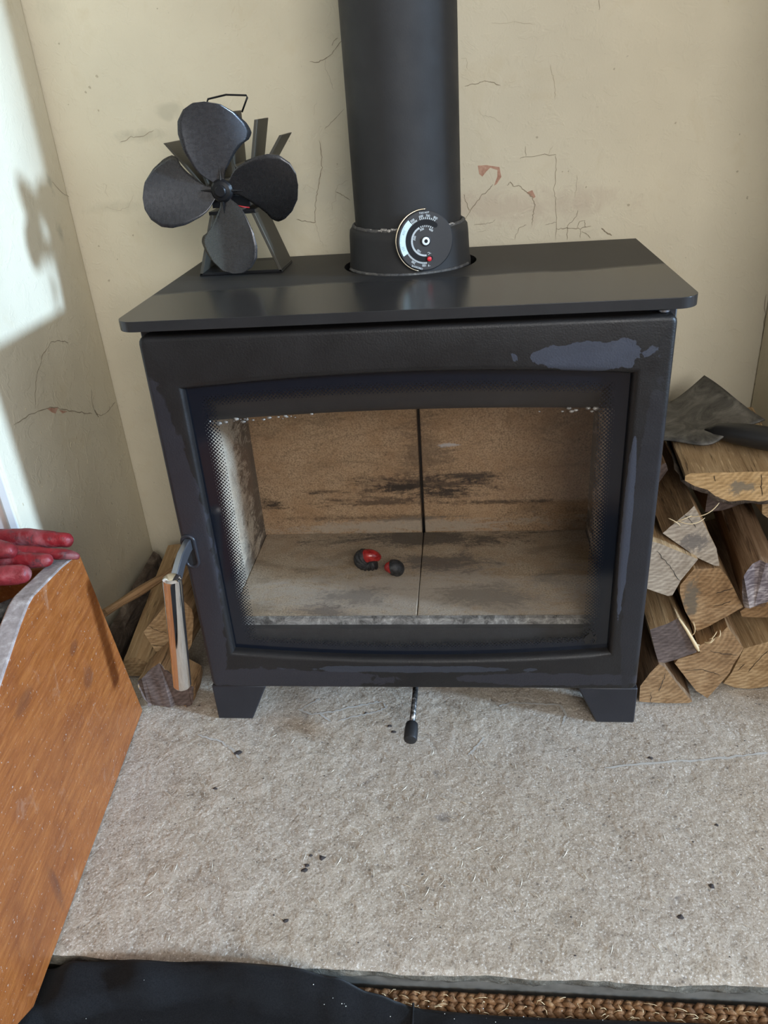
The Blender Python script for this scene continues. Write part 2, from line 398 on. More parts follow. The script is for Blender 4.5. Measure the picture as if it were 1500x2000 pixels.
mb.box((VX0, RY0 - 0.1, ZF), (VX1, RY0, VZ0)).box((VX0, RY0 - 0.1, VZ1), (VX1, RY0, ZC))
struct(mb.build('wall_room_rear', m_room))
mb = MB()
for a, b in (((VX0, VZ0), (VX0 + .05, VZ1)), ((VX1 - .05, VZ0), (VX1, VZ1)), ((VX0, VZ0), (VX1, VZ0 + .05)), ((VX0, VZ1 - .05), (VX1, VZ1)), ((.78, VZ0), (.82, VZ1))):
    mb.box((a[0], RY0 - 0.07, a[1]), (b[0], RY0 - 0.03, b[1]))
struct(mb.build('window_2', m_white))
struct(MB().box((RX0 - .1, RY0 - .1, ZC), (RX1 + .12, YB + .1, ZC + .08)).build('ceiling', m_ceil))
struct(MB().box((RX0 - .1, RY0 - .1, ZF - .05), (RX1 + .12, YB + .1, ZF)).build('floor', m_floor))

# cracks, bare plaster and flecks in the old wall paint
for wdt, q in CR_B:
    m2 = MB(); strip(m2, jag([(x, YB, z) for x, z in q]), 0.0010 * wdt, (0, -1, 0))
    for v in m2.v: v.y = YB - 0.0005
    m2.build('plaster_crack', m_crack if wdt > 0.75 else m_crackf, wall_back, keep=True)
for wdt, q in CR_L:
    m2 = MB(); strip(m2, jag([(XL, y, z) for y, z in q]), 0.0013 * wdt, (1, 0, 0))
    for v in m2.v: v.x = XL + 0.0005
    m2.build('plaster_crack', m_crack, wall_left, keep=True)
for q in PK_B: MB().prism(q, 'y', YB - 0.0004, YB + 0.002).build('bare_plaster_patch', m_pink, wall_back)
for q in PK_L: MB().prism(q, 'x', XL - 0.002, XL + 0.0004).build('bare_plaster_patch', m_pink, wall_left)
m2 = MB()
for x, z in FK_B:
    a = random.uniform(0, 3.1); L = random.uniform(.001, .0028)
    m2.prism([(x + L * math.cos(a + k) * (1 if k % 2 < 1 else .5), z + L * math.sin(a + k) * .8) for k in (0, 1.3, 2.4, 3.6, 5)], 'y', YB - .0007, YB)
tag(m2.build('paint_fleck', m_crackf, wall_back), kind='stuff')
m2 = MB()
for y, z in FK_L + [(random.uniform(.08, .42), random.uniform(.1, .42)) for _ in range(46)]:
    a = 1.57 + random.gauss(0, .4); L = random.uniform(.001, .0042)
    ca, sa = math.cos(a) * L, math.sin(a) * L
    m2.prism([(y + ca, z + sa), (y - sa * .28, z + ca * .28), (y - ca, z - sa), (y + sa * .28, z - ca * .28)], 'x', XL, XL + .0007)
tag(m2.build('paint_fleck', m_crackf, wall_left), kind='stuff')

# ------------------------------------------------------------------ hearth slab
m_stone = Mat('hearth_stone', rough=0.75, spec=0.35)
s = m_stone
n1 = s.noise(5, 3, 0.6); n2 = s.noise(38, 4, 0.68, 0.4); n3 = s.noise(105, 4, 0.72, 0.35); n4 = s.noise(380, 2, 0.6)
c = s.ramp(n2, [(0.25, (0.265, 0.215, 0.16)), (0.45, (0.425, 0.36, 0.28)), (0.72, (0.545, 0.475, 0.385))])
c = s.mix(s.mr(n1, 0.38, 0.66, 0, 0.55), c, (0.42, 0.37, 0.32))
c = s.mix(s.mr(s.noise(2.6, 3, .6), 0.50, 0.64, 0, 0.45), c, (0.38, 0.30, 0.21))
c = s.mix(s.mr(n3, 0.55, 0.75, 0, 0.7), c, (0.70, 0.635, 0.53))
c = s.mix(s.mr(n3, 0.30, 0.45, 0.7, 0), c, (0.24, 0.195, 0.15))
c = s.mix(s.mr(n4, 0.58, 0.68, 0, 0.65), c, (0.84, 0.80, 0.74))
c = s.mix(s.mr(n4, 0.33, 0.42, 0.6, 0), c, (0.19, 0.155, 0.12))
pit = s.math('ADD', s.vor(95), s.mr(n2, 0, 1, -.35, .25))
c = s.mix(s.mr(pit, 0.0, 0.10, 0.8, 0), c, (0.17, 0.145, 0.12))
big = s.math('ADD', s.vor(9), s.mr(n2, 0, 1, -.35, .35))
c = s.mix(s.mr(big, 0.0, 0.07, 0.45, 0), c, (0.17, 0.155, 0.15))
s.set('Base Color', c)
b = s.bump(s.noise(38, 2, 0.68, 0.4), 0.5, 0.005); b = s.bump(s.noise(105, 3, 0.72, 0.35), 0.5, 0.0022, b)
m_edge = Mat('riven_stone_edge', rough=0.85)
e = m_edge
m_edge.set('Base Color', e.ramp(e.noise(60, 6, 0.7, 1.0, vec=e.map((1, 1, 2.5))), [(0.3, (0.06, 0.055, 0.042)), (0.55, (0.15, 0.135, 0.105)), (0.8, (0.34, 0.31, 0.25))]))
e.bump(e.noise(90, 6, 0.7, 1.0), 0.8, 0.004)
m_edge2 = Mat('sawn_stone_edge', rough=0.8)
m_edge2.set('Base Color', m_edge2.ramp(m_edge2.noise(50, 5), [(0.3, (0.115, 0.105, 0.085)), (0.7, (0.18, 0.165, 0.14))]))
HX0, HX1, HY0, HY1 = -0.86, 0.86, -0.380, YB
NX, NY = 260, 124
mb = MB(); idx = {}
def hz(x, y): return 0.0011 * mnoise.fractal(Vector((x * 14, y * 14, 1.3)), 1.0, 2.0, 4) - 0.0006
for j in range(NY + 1):
    for i in range(NX + 1):
        x = HX0 + (HX1 - HX0) * i / NX; y = HY0 + (HY1 - HY0) * j / NY
        z = hz(x, y)
        if j <= 3:
            ed = mnoise.fractal(Vector((x * 11, 4.2, 0)), 1.0, 2.0, 5) * .0050 - .002 + mnoise.noise(Vector((x * 60, 0, 0))) * .0012
            y += ed * (1 - j / 4); z -= (.0022, .0008, .0002, 0)[j]
        idx[i, j] = len(mb.v); mb.v.append(Vector((x, y, z)))
for j in range(NY):
    for i in range(NX):
        xc = HX0 + (HX1 - HX0) * (i + .5) / NX; yc = HY0 + (HY1 - HY0) * (j + .5) / NY
        if yc > YF - .006 and not (XL - .001 < xc < XR + .001): continue
        mb.f.append([idx[i, j], idx[i + 1, j], idx[i + 1, j + 1], idx[i, j + 1]]); mb.mi.append(0)
prev = [idx[i, 0] for i in range(NX + 1)]
levels = [(-.004, -.0020, 1), (-.008, -.0035, 1), (-.012, -.0025, 1), (-.016, -.0005, 1), (-.019, .0018, 1), (-.0198, .0026, 2), (-.030, .0032, 2), (ZF, .0035, 2)]
for z, dy, mi_ in levels:
    cur = []
    for i in range(NX + 1):
        x = HX0 + (HX1 - HX0) * i / NX
        rough = 1.0 if mi_ == 1 else .12
        sag = .004 * mnoise.noise(Vector((x * 7, 9.1, 0))) if mi_ == 1 else 0
        y = HY0 + dy + rough * (.0040 * mnoise.fractal(Vector((x * 30, z * 90, 2.2)), 1.0, 2.0, 4) + .5 * .0045 * mnoise.fractal(Vector((x * 11, 4.2, 0)), 1.0, 2.0, 5))
        cur.append(len(mb.v)); mb.v.append(Vector((x, y, z + sag)))
    for i in range(NX): mb.f.append([prev[i], cur[i], cur[i + 1], prev[i + 1]]); mb.mi.append(mi_)
    prev = cur
hearth = tag(mb.build('hearth', [m_stone, m_edge, m_edge2], org=(0, 0, ZF), auto=40, keep=True), 'wide worn grey-beige stone hearth slab under the stove', 'hearth')
m_chalk = Mat('pale_scratch', 0.9, color=(0.47, 0.45, 0.41))
for q in SCR:
    m2 = MB(); strip(m2, jag([(x, y, hz(x, y)) for x, y in q], 8, .0012), 0.0042, (0, 0, 1), off=.0012)
    for v in m2.v: v.z = hz(v.x, v.y) + .0007
    m2.build('scratch', m_chalk, hearth, keep=True)
# ------------------------------------------------------------------ stove
def paint_mat(name, base, rough, bumpamt, patches=()):
    m = Mat(name, rough=rough, spec=0.35)
    c = m.ramp(m.noise(12, 5, 0.6), [(0.3, tuple(x * .85 for x in base)), (0.7, tuple(x * 1.15 for x in base))])
    rg = m.mr(m.noise(30, 4), .3, .7, rough - .06, rough + .08)
    wn = m.noise(34, 4, 0.6, 0.8)
    for p, r, col, wa in patches:
        x = m.blob(p, r, wn, wa)
        c = m.mix(m.mr(x, .97, 1.0, .9, 0), c, col)
    m.set('Base Color', c); m.set('Roughness', rg)
    m.bump(m.noise(520, 2, 0.5), bumpamt, 0.0008)
    return m
SLATE = (0.046, 0.050, 0.065)
CHAR = (0.0135, 0.012, 0.0115)
ZD0, ZD1 = 0.0665, 0.609
zz = ZD0
PUR = (0.0255, 0.0240, 0.0285)
m_door = paint_mat('charcoal_stove_paint', CHAR, 0.42, 0.35, [
    ((-0.312, 0, 0.30 - zz), (.040, .1, .255), PUR, .22), ((-0.20, 0, 0.085 - zz), (.16, .1, .020), PUR, .5), ((0.20, 0, 0.086 - zz), (.16, .1, .011), PUR, .6), ((0.300, 0, 0.30 - zz), (.018, .1, .24), (0.0185, 0.0175, 0.0195), .3),
    ((0.213, 0, 0.568 - zz), (.070, .1, .013), SLATE, .85), ((0.222, 0, 0.557 - zz), (.050, .1, .012), SLATE, .7), ((0.262, 0, 0.566 - zz), (.016, .1, .018), SLATE, .85), ((0.279, 0, 0.33 - zz), (.006, .1, .14), SLATE, .3),
    ((-0.02, 0, 0.104 - zz), (.17, .1, .006), (0.034, 0.036, 0.044), .6)])
m_plate = paint_mat('charcoal_top_paint', (0.026, 0.025, 0.025), 0.40, 0.06)
_x, _y, _z = m_plate.xyz()
_w = m_plate.math('ADD', m_plate.math('ADD', _y, m_plate.math('MULTIPLY', _x, -.05)), m_plate.mr(m_plate.noise(7, 3), 0, 1, -.02, .02))
m_plate.set('Roughness', m_plate.mr(_w, -.030, -.018, .24, .52))   # front half wiped glossy, back half dull
m_body = paint_mat('charcoal_body_paint', (0.022, 0.022, 0.026), 0.34, 0.2)
m_pipe = paint_mat('charcoal_flue_paint', (0.030, 0.030, 0.031), 0.62, 0.12)
m_black = Mat('matt_black_gap', 0.9, color=(0.008, 0.008, 0.009))
m_steel = Mat('scraped_steel_lip', 0.45, 0.45)
m_steel.set('Base Color', m_steel.ramp(m_steel.noise(70, 5, .7, 1), [(.35, (.10, .095, .09)), (.6, (.50, .48, .45)), (.75, (.85, .83, .80))]))
m_chrome = Mat('polished_chrome', 0.06, 1.0, (0.86, 0.84, 0.82))
m_lever = Mat('brushed_steel_lever', 0.34, 0.9, (0.30, 0.31, 0.34))
m_cement = Mat('fire_cement', 0.85)
m_cement.set('Base Color', m_cement.ramp(m_cement.noise(90, 5, .7), [(.4, (.05, .05, .052)), (.62, (.15, .145, .135)), (.8, (.34, .32, .29))]))
m_cement.bump(m_cement.noise(140, 5, .7), .8, .003)

stove = thing('wood_burning_stove', (0, 0.17, 0), 'large charcoal black wood-burning stove with a glazed door, on the stone hearth', 'stove')
BW = 0.318
# body shell: two cheeks, back, base, top rails
mb = MB()
mb.box((-BW, .024, ZD0), (-BW + .012, .345, .6175)).box((BW - .012, .024, ZD0), (BW, .345, .6175))
mb.box((-BW + .012, .333, ZD0), (BW - .012, .345, .6175)).box((-BW + .012, .024, ZD0), (BW - .012, .333, ZD0 + .012))
mb.box((-BW + .012, .026, .598), (BW - .012, .333, .608))
mb.box((-BW + .012, .026, .608), (BW - .012, .05, .6175))
body = mb.build('body', m_body, stove, bevel=.0015)
# top plate with flue opening
PW, PF, PBK = 0.335, -0.010, 0.360
outer = []
R = .024
for cx, cy, a0 in ((PW - R, PF + R, -90), (None, None, 0), (None, None, 0), (-PW + R, PF + R, 180)):
    if cx is None: continue
    for k in range(9):
        a = math.radians(a0 + 90 * k / 8); outer.append((cx + R * math.cos(a), cy + R * math.sin(a)))
outer = outer[:9] + [(PW, PBK), (-PW, PBK)] + outer[9:]
hole = [(.001 + .0945 * math.cos(2 * math.pi * k / 48), .263 + .0885 * math.sin(2 * math.pi * k / 48)) for k in range(48)]
top = holed('top_plate', outer, hole, 'z', .6175, .630, m_plate, stove, bevel=.0025, seg=3)
# flue collar cast on the top
mb = MB().lathe([(.0865, .609), (.0865, .632), (.085, .640), (.0835, .672), (.0825, .680), (.0795, .6835), (.0755, .683), (.0755, .62)], (.001, .263, 0), 72)
collar = mb.build('flue_collar', m_pipe, stove, auto=50)
mb = MB(); pts = []
for k in range(90):
    a = 2 * math.pi * k / 90
    pts.append((.001 + .0765 * math.cos(a), .263 + .0765 * math.sin(a), .6845 + .0012 * mnoise.noise(Vector((math.cos(a) * 9, math.sin(a) * 9, 0)))))
mb.tube(pts, [.0028 + .0012 * mnoise.noise(Vector((k * .6, 0, 0))) for k in range(90)], 8, closed=True)
mb.build('cement_seam', m_cement, collar, smooth=True)
mb = MB(); pts = []
for k in range(60):
    a = math.radians(200 + 140 * k / 59)
    pts.append((.001 + .0875 * math.cos(a), .263 + .0875 * math.sin(a), .6305))
mb.tube(pts, [.0022 + .001 * mnoise.noise(Vector((k * .8, 3, 0))) for k in range(60)], 8)
mb.build('cement_seam', m_cement, collar, smooth=True)
mb = MB()
for i in range(34):
    a = math.radians(random.gauss(252, 9) if i < 22 else random.gauss(312, 7)); r = random.uniform(.0006, .0022)
    c_ = Vector((.001 + .0785 * math.cos(a), .263 + .0785 * math.sin(a), .6855 + random.uniform(-.001, .002)))
    mb.tube([c_ + Vector((-r * 1.5, 0, 0)), c_ + Vector((-r, 0, r * .4)), c_, c_ + Vector((r, 0, r * .2)), c_ + Vector((r * 1.5, 0, 0))], [r * .2, r * .8, r, r * .7, r * .2], 6)
tag(mb.build('cement_crumbs', m_steel, collar, smooth=True), kind='stuff')
# feet
for sx in (-1, 1):
    for y0, y1 in ((.004, .040), (.300, .336)):
        poly = [(sx * .317, .0006), (sx * .262, .0006), (sx * .232, ZD0), (sx * .317, ZD0)]
        MB().prism(poly, 'y', y0, y1).build('leg', m_body, stove, bevel=.002)
# door: frame with an arched opening
def arch(x, base, rise, half): return base + rise * (1 - (x / half) ** 2)
def opening(hw, zb_, zt, rise, n=24):
    pts = []
    for k in range(n + 1): x = -hw + 2 * hw * k / n; pts.append((x, zb_ - rise * (1 - (x / hw) ** 2)))
    for k in range(n + 1): x = hw - 2 * hw * k / n; pts.append((x, zt + rise * .85 * (1 - (x / hw) ** 2)))
    return pts
DW = .3145
R = .010
outer = []
for cx, cz, a0 in ((DW - R, ZD0 + R, -90), (DW - R, ZD1 - R, 0), (-DW + R, ZD1 - R, 90), (-DW + R, ZD0 + R, 180)):
    for k in range(5):
        a = math.radians(a0 + 22.5 * k); outer.append((cx + R * math.cos(a), cz + R * math.sin(a)))
door = bevel_frame('door', outer, opening(.271, .134, .5405, .0135), 0.0, .021, .007, .0085, m_door, stove)
# inner lining frame of the door behind the glass keeps light out of the gap
gp = [(x, z) for x, z in opening(.277, .128, .546, .0135)]
m_glass = Mat('stove_glass_with_dot_print', 0.05)
g = m_glass
ox = Vector((0, .0135, .1145))
X, Y, Z = g.xyz()
ax = g.math('ABSOLUTE', X)
eside = g.math('SUBTRACT', .271, ax)
xx = g.math('MULTIPLY', X, X)
ztop = g.math('SUBTRACT', .5405 + .0115 - ox.z, g.math('MULTIPLY', xx, .0115 / .0734))
zbot = g.math('ADD', .134 - .0135 - ox.z, g.math('MULTIPLY', xx, .0135 / .0734))
etop = g.math('SUBTRACT', ztop, Z); ebot = g.math('SUBTRACT', Z, zbot)
edge = g.math('MINIMUM', eside, g.math('MINIMUM', g.math('MULTIPLY', etop, 1.25), g.math('MULTIPLY', ebot, 1.5)))
P_ = .0036
ua = g.math('DIVIDE', g.math('ADD', X, Z), P_ * 1.4142); va = g.math('DIVIDE', g.math('SUBTRACT', X, Z), P_ * 1.4142)
ua = g.math('SUBTRACT', g.math('FRACT', g.math('ADD', ua, 100.0)), .5); va = g.math('SUBTRACT', g.math('FRACT', g.math('ADD', va, 100.0)), .5)
dd = g.math('SQRT', g.math('ADD', g.math('MULTIPLY', ua, ua), g.math('MULTIPLY', va, va)))
rad = g.mr(edge, .014, .036, .70, .20)
dot = g.math('LESS_THAN', dd, rad)
dot = g.math('MULTIPLY', dot, g.math('LESS_THAN', edge, .0355))
solid = g.math('LESS_THAN', edge, .014)
ink = g.math('MAXIMUM', dot, solid)
tr = g.node('ShaderNodeBsdfTransparent'); tr.inputs[0].default_value = (0.93, 0.92, 0.90, 1)
gl = g.node('ShaderNodeBsdfGlossy'); gl.inputs['Roughness'].default_value = 0.03
fr = g.node('ShaderNodeLayerWeight'); fr.inputs[0].default_value = 0.5
fr_ = g.math('ADD', g.math('MULTIPLY', g.math('POWER', fr.outputs['Facing'], 5.0), .75), .05)
mx = g.node('ShaderNodeMixShader'); g._in(mx.inputs[0], fr_); g._in(mx.inputs[1], tr.outputs[0]); g._in(mx.inputs[2], gl.outputs[0])
g.set('Base Color', (0.006, 0.008, 0.013)); g.set('Roughness', .12)
mx2 = g.node('ShaderNodeMixShader'); g._in(mx2.inputs[0], ink); g._in(mx2.inputs[1], mx.outputs[0]); g._in(mx2.inputs[2], g.b.outputs[0])
g._in(g.out.inputs['Surface'], mx2.outputs[0])
glass = MB().add([(x, .0135, z) for x, z in gp], [list(range(len(gp)))]).build('glass_pane', m_glass, door, org=ox)
# black maker's lettering and flame mark on the glass
m_ink = Mat('glass_lettering_black', 0.3, color=(0.012, 0.012, 0.013))
def text_mesh(name, body_, size, mat, parent, loc, rotm, align='CENTER', extr=0.0, sx=1.0):
    cu = bpy.data.curves.new(name, 'FONT'); cu.body = body_; cu.size = size; cu.align_x = align; cu.align_y = 'CENTER'; cu.extrude = extr; cu.resolution_u = 2
    tmp = bpy.data.objects.new(name + '_tmp', cu); COL.objects.link(tmp)
    dg = bpy.context.evaluated_depsgraph_get(); dg.update()
    me = bpy.data.meshes.new_from_object(tmp.evaluated_get(dg))
    bpy.data.objects.remove(tmp); bpy.data.curves.remove(cu)
    me.name = name
    me.transform(rotm @ Matrix.Diagonal((sx, 1, 1, 1)))
    me.materials.clear(); me.materials.append(mat.m)
    o = bpy.data.objects.new(name, me); COL.objects.link(o); o.parent = parent
    WLOC[o] = Vector(loc); o.location = Vector(loc) - WLOC[parent]
    return o
RXZ = Matrix.Rotation(math.radians(90), 4, 'X')
text_mesh('glass_lettering', 'P', .0145, m_ink, door, (.166, .0128, .1475), RXZ, 'LEFT', sx=1.25)
text_mesh('glass_lettering', 'ARKRAY', .0115, m_ink, door, (.1765, .0128, .1465), RXZ, 'LEFT', sx=1.35)
mb = MB()
fl = [(.240, .141), (.2365, .148), (.239, .154), (.244, .158), (.2435, .166), (.248, .160), (.2505, .153), (.253, .157), (.2555, .150), (.254, .143), (.250, .1405), (.2525, .147), (.2495, .151), (.2455, .147), (.2465, .141)]
mb.add([(x, .0128, z) for x, z in fl], [list(range(len(fl)))]).build('glass_lettering', m_ink, door)
# cement beads around the glass edge
# handle slot, lever, grip
sx_, sz0, sz1, sr = -.3035, .2935, .3255, .0085
loop = [(sx_ + sr * math.cos(a), -.0002, sz1 + sr * math.sin(a)) for a in [math.pi * k / 12 for k in range(13)]] + \
       [(sx_ - sr * math.cos(a), -.0002, sz0 - sr * math.sin(a)) for a in [math.pi * k / 12 for k in range(13)]]
MB().tube(loop, .0026, 8, closed=True).build('slot_rim', m_body, door, smooth=True)
MB().add([(p[0], -.0006, p[2]) for p in loop], [list(range(len(loop)))]).build('slot_dark_face', m_black, door)  # flat black face; the shade inside the slot put in as colour
a0, a1 = Vector((-.3015, -.079, .3195)), Vector((-.3225, -.079, .1385))
ax_ = (a1 - a0).normalized()
mb = MB().tube([a0, a0 + ax_ * .0004, a0 + ax_ * .003, a0 + ax_ * .01, a1 - ax_ * .003, a1 - ax_ * .0004, a1], [.0083, .0093, .0121, .0123, .0123, .0107, .0088], 40)
MBg = mb.build('handle_grip', m_chrome, door, auto=30)
mb = MB()
lv = [((-.3035, .004, .321), .0085), ((-.3035, -.010, .3215), .0085), ((-.3035, -.036, .3185), .0095), ((-.3025, -.071, .306), .0105)]
vs = []
for (x, y, z), h in lv: vs += [(x - .0045, y, z + h), (x + .0045, y, z + h), (x + .0045, y + .001, z - h), (x - .0045, y + .001, z - h)]
fs = [(0, 1, 2, 3), (12, 15, 14, 13)]
for i in range(3):
    for j in range(4): fs.append((i * 4 + j, i * 4 + (j + 1) % 4, (i + 1) * 4 + (j + 1) % 4, (i + 1) * 4 + j))
mb.add(vs, fs).build('handle_lever', m_lever, door, bevel=.0012)
# hinge pin cap at top right
MB().tube([(.300, .012, .6095), (.300, .012, .6135)], .0065, 16).build('hinge_pin', m_lever, door, bevel=.001)
# door rope seal seen in gaps
mb = MB()
for (x0, x1, z) in ((-.24, .235, .0), ):
    pass
# firebox lining
def brick_mat(name, base, soot):
    m = Mat(name, rough=0.95, spec=0.1)
    n_f = m.noise(380, 3, .7)
    n_m = m.noise(28, 5, .6)
    c = m.ramp(n_f, [(.33, tuple(x * .55 for x in base)), (.5, base), (.68, tuple(min(1, x * 1.35) for x in base))])
    c = m.mix(m.mr(n_m, .40, .70, 0, .55), c, tuple(x * y for x, y in zip(base, (.78, .66, .55))))
    ns = m.noise(20, 5, .8, .6, vec=m.map((.4, 1.0, 2.4)))
    ng = m.noise(130, 4, .75)
    ns = m.math('ADD', m.math('MULTIPLY', ns, .72), m.math('MULTIPLY', ng, .28))
    c = m.mix(m.math('MULTIPLY', m.mr(ng, .58, .68, 0, .8), m.mr(m.noise(11, 3), .45, .62, .1, 1)), c, tuple(x * .28 for x in base))
    sw = m.noise(9, 4, .65, 1.6, vec=m.map((.6, 1.6, 1.6)))
    c = m.mix(m.mr(sw, .53, .64, 0, .45), c, tuple(x * .42 for x in base))
    c = m.mix(m.mr(sw, .34, .42, .35, 0), c, tuple(min(1, x * 1.25) for x in base))
    for p, r, amt, col in soot:
        x = m.blob(p, r, ns, 2.6)
        c = m.mix(m.mr(x, .35, .95, amt, 0), c, col)
    m.set('Base Color', c)
    m.bump(n_f, .5, .0016)
    return m
BLK = (.035, .028, .024); ASH = (.46, .40, .335)
BRN = (.075, .052, .038)
m_brick_b = brick_mat('vermiculite_back', (.40, .272, .168), [((-.02, 0, .092), (.13, .1, .024), .9, BRN), ((.075, 0, .106), (.075, .1, .010), .85, BLK), ((-.17, 0, .083), (.045, .1, .007), .85, BLK), ((-.09, 0, .062), (.15, .1, .012), .8, BRN), ((.03, 0, .075), (.10, .1, .012), .9, BLK), ((.13, 0, .056), (.13, .1, .006), .75, BLK), ((-.262, 0, .058), (.032, .1, .013), .9, BLK), ((0, 0, .15), (.05, .1, .08), .5, BRN), ((-.03, 0, .09), (.05, .1, .012), .9, BLK), ((.0, 0, .012), (.30, .1, .020), .7, (.42, .36, .29)), ((-.1, 0, .030), (.2, .1, .008), .6, BRN), ((.047, 0, .165), (.018, .1, .005), .7, (.55, .55, .58))])
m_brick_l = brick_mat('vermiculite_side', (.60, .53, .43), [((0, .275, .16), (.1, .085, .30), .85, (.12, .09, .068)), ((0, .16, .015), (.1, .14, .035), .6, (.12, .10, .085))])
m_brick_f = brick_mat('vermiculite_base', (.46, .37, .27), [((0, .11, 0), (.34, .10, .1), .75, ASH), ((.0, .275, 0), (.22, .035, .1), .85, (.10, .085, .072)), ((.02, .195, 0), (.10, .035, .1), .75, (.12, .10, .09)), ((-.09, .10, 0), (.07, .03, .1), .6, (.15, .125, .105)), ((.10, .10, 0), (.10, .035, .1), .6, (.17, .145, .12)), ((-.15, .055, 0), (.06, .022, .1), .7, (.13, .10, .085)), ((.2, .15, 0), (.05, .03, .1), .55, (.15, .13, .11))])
ZFB = .165
FBW = .285
for x0, x1 in ((-FBW, -.0026), (.0026, FBW)):
    MB().box((x0, .296, ZFB - .01), (x1, .324, .565)).build('fire_brick', m_brick_b, stove, bevel=.002, org=(0, .31, ZFB))
for x0, x1 in ((-.304, -.282), (.2785, .302)):
    mb = MB()
    sg = -1 if x0 < 0 else 1
    xi = x1 if sg < 0 else x0
    # inner face with a chamfer at the foot and a slight splay
    mb.box((x0, .052, ZFB - .01), (x1, .2955, .565)).build('fire_brick', m_brick_l, stove, bevel=.002, org=(xi, 0, ZFB))
for x0, x1 in ((-.2815, -.0006), (.0006, .278)):
    MB().box((x0, .046, ZFB - .022), (x1, .2955, ZFB)).build('fire_brick', m_brick_f, stove, bevel=.0015, org=(0, 0, ZFB))
# sloping chamfer fillets at the foot of the cheeks and back (ash line)
MB().box((-.305, .047, ZFB - .035), (.305, .33, ZFB - .0225)).build('base_plate', m_black, stove)
# steel lip in front of the bricks, dark front plate below, baffle and airwash plate above
MB().prism([(.040, ZFB - .010), (.040, ZFB + .0005), (.046, ZFB + .0015), (.050, ZFB - .001), (.050, ZFB - .010)], 'x', -.272, .262).build('log_lip', m_steel, stove)
m_inner = paint_mat('dark_inner_casting', (0.028, 0.027, 0.028), 0.55, 0.3)
MB().prism([(-.317, .110), (.317, .110), (.317, ZFB - .010), (-.317, ZFB - .010)], 'y', .030, .0455).build('front_plate', m_inner, stove)
mb = MB()
n = 20
zs = lambda x: .4795 + .0075 * (1 - (x / .27) ** 2)
prof = [(.030, .080), (.034, .030), (.042, .008), (.052, 0.0), (.062, .004), (.062, .09)]
vs, fs = [], []
for i in range(n + 1):
    x = -.305 + .61 * i / n
    for y, dz in prof: vs.append((x, y, zs(x) + dz))
k = len(prof)
for i in range(n):
    for j in range(k): fs.append((i * k + j, i * k + (j + 1) % k, (i + 1) * k + (j + 1) % k, (i + 1) * k + j))
fs.append(tuple(range(k))); fs.append(tuple(range(n * k, n * k + k)))
mb.add(vs, fs).build('airwash_plate', m_inner, stove, auto=40)
MB().box((-.305, .0625, .555), (.305, .295, .566)).build('baffle', m_inner, stove)
for x0, x1 in ((-.305, -.2825), (.279, .305)):
    MB().box((x0, .0265, ZFB - .03), (x1, .0515, .49)).build('side_liner', m_inner, stove)
# bead of sealant along the top edge of the opening
mb = MB()
for i in range(46):
    f = random.random() ** 1.6
    x = (-.268 + .15 * f) if i < 30 else (.266 - .10 * f)
    r = random.uniform(.0008, .0032) * (1 - .5 * f)
    c_ = Vector((x, .0315, zs(x) + .004 + random.uniform(-.002, .003)))
    mb.tube([c_ + Vector((-r * 1.6, 0, 0)), c_ + Vector((-r, 0, r * .3)), c_, c_ + Vector((r, 0, r * .2)), c_ + Vector((r * 1.6, 0, 0))], [r * .2, r * .8, r, r * .75, r * .2], 7)
tag(mb.build('sealant_crust', m_steel, stove, smooth=True), kind='stuff')
# riddling rod with knob
m_rod = Mat('scuffed_steel_rod', .4, .8)
m_rod.set('Base Color', m_rod.ramp(m_rod.noise(150, 4, .7), [(.4, (.03, .03, .03)), (.55, (.16, .155, .15)), (.68, (.7, .68, .65))]))
m_knob = Mat('black_knob', .45, color=(.016, .016, .017))
rod = MB().tube([(-.005, .06, .056), (-.0065, .0, .049), (-.0085, -.052, .043)], .0042, 14).build('riddling_rod', m_rod, stove, smooth=True)
d_ = Vector((-.002, -.052, -.006)).normalized(); k0 = Vector((-.0083, -.047, .0437))
MB().tube([k0, k0 + d_ * .0015, k0 + d_ * .003, k0 + d_ * .009, k0 + d_ * .0092, k0 + d_ * .0275, k0 + d_ * .030, k0 + d_ * .031], [.0065, .0085, .0092, .0092, .0098, .0098, .0088, .007], 28).build('knob', m_knob, rod, auto=35)

# ------------------------------------------------------------------ flue pipe
flue = tag(MB().lathe([(.0738, .6845), (.0738, 2.349), (.0718, 2.349), (.0718, .6845)], (.001, .263, 0), 96, close=True).build('flue_pipe', m_pipe, auto=40, org=(.001, .263, .6845)), 'tall matt black flue pipe rising from the stove top', 'flue pipe')

# ------------------------------------------------------------------ flue thermometer
th = thing('flue_thermometer', (.0275, .1765, .635), 'round black magnetic flue thermometer dial on the flue collar', 'thermometer')
m_dial = Mat('dial_black', .35, color=(.022, .023, .026)); m_dial.set('Coat Weight', .3)
m_brass = Mat('brass_rim', .25, 1.0, (.78, .66, .48))
m_mark = Mat('dial_white_print', .6, color=(.80, .86, .86))
m_zone = Mat('dial_pale_blue_zone', .6, color=(.62, .78, .80))
m_red = Mat('red_pointer', .4, color=(.65, .02, .03))
m_grey = Mat('dial_grey_print', .6, color=(.30, .38, .40))
TC = Vector((.0275, .1755, .673)); TY = math.radians(17)
TM = Matrix.Translation(TC) @ Matrix.Rotation(TY, 4, 'Z') @ Matrix.Rotation(math.radians(-3), 4, 'X')
TR = TM.to_3x3().to_4x4()
RD = .0375
def tpt(r, ang, d=0.0):   # ang in degrees clockwise from 12 o'clock, d = distance in front of the face
    a = math.radians(ang); return TM @ Vector((r * math.sin(a), -d, r * math.cos(a)))
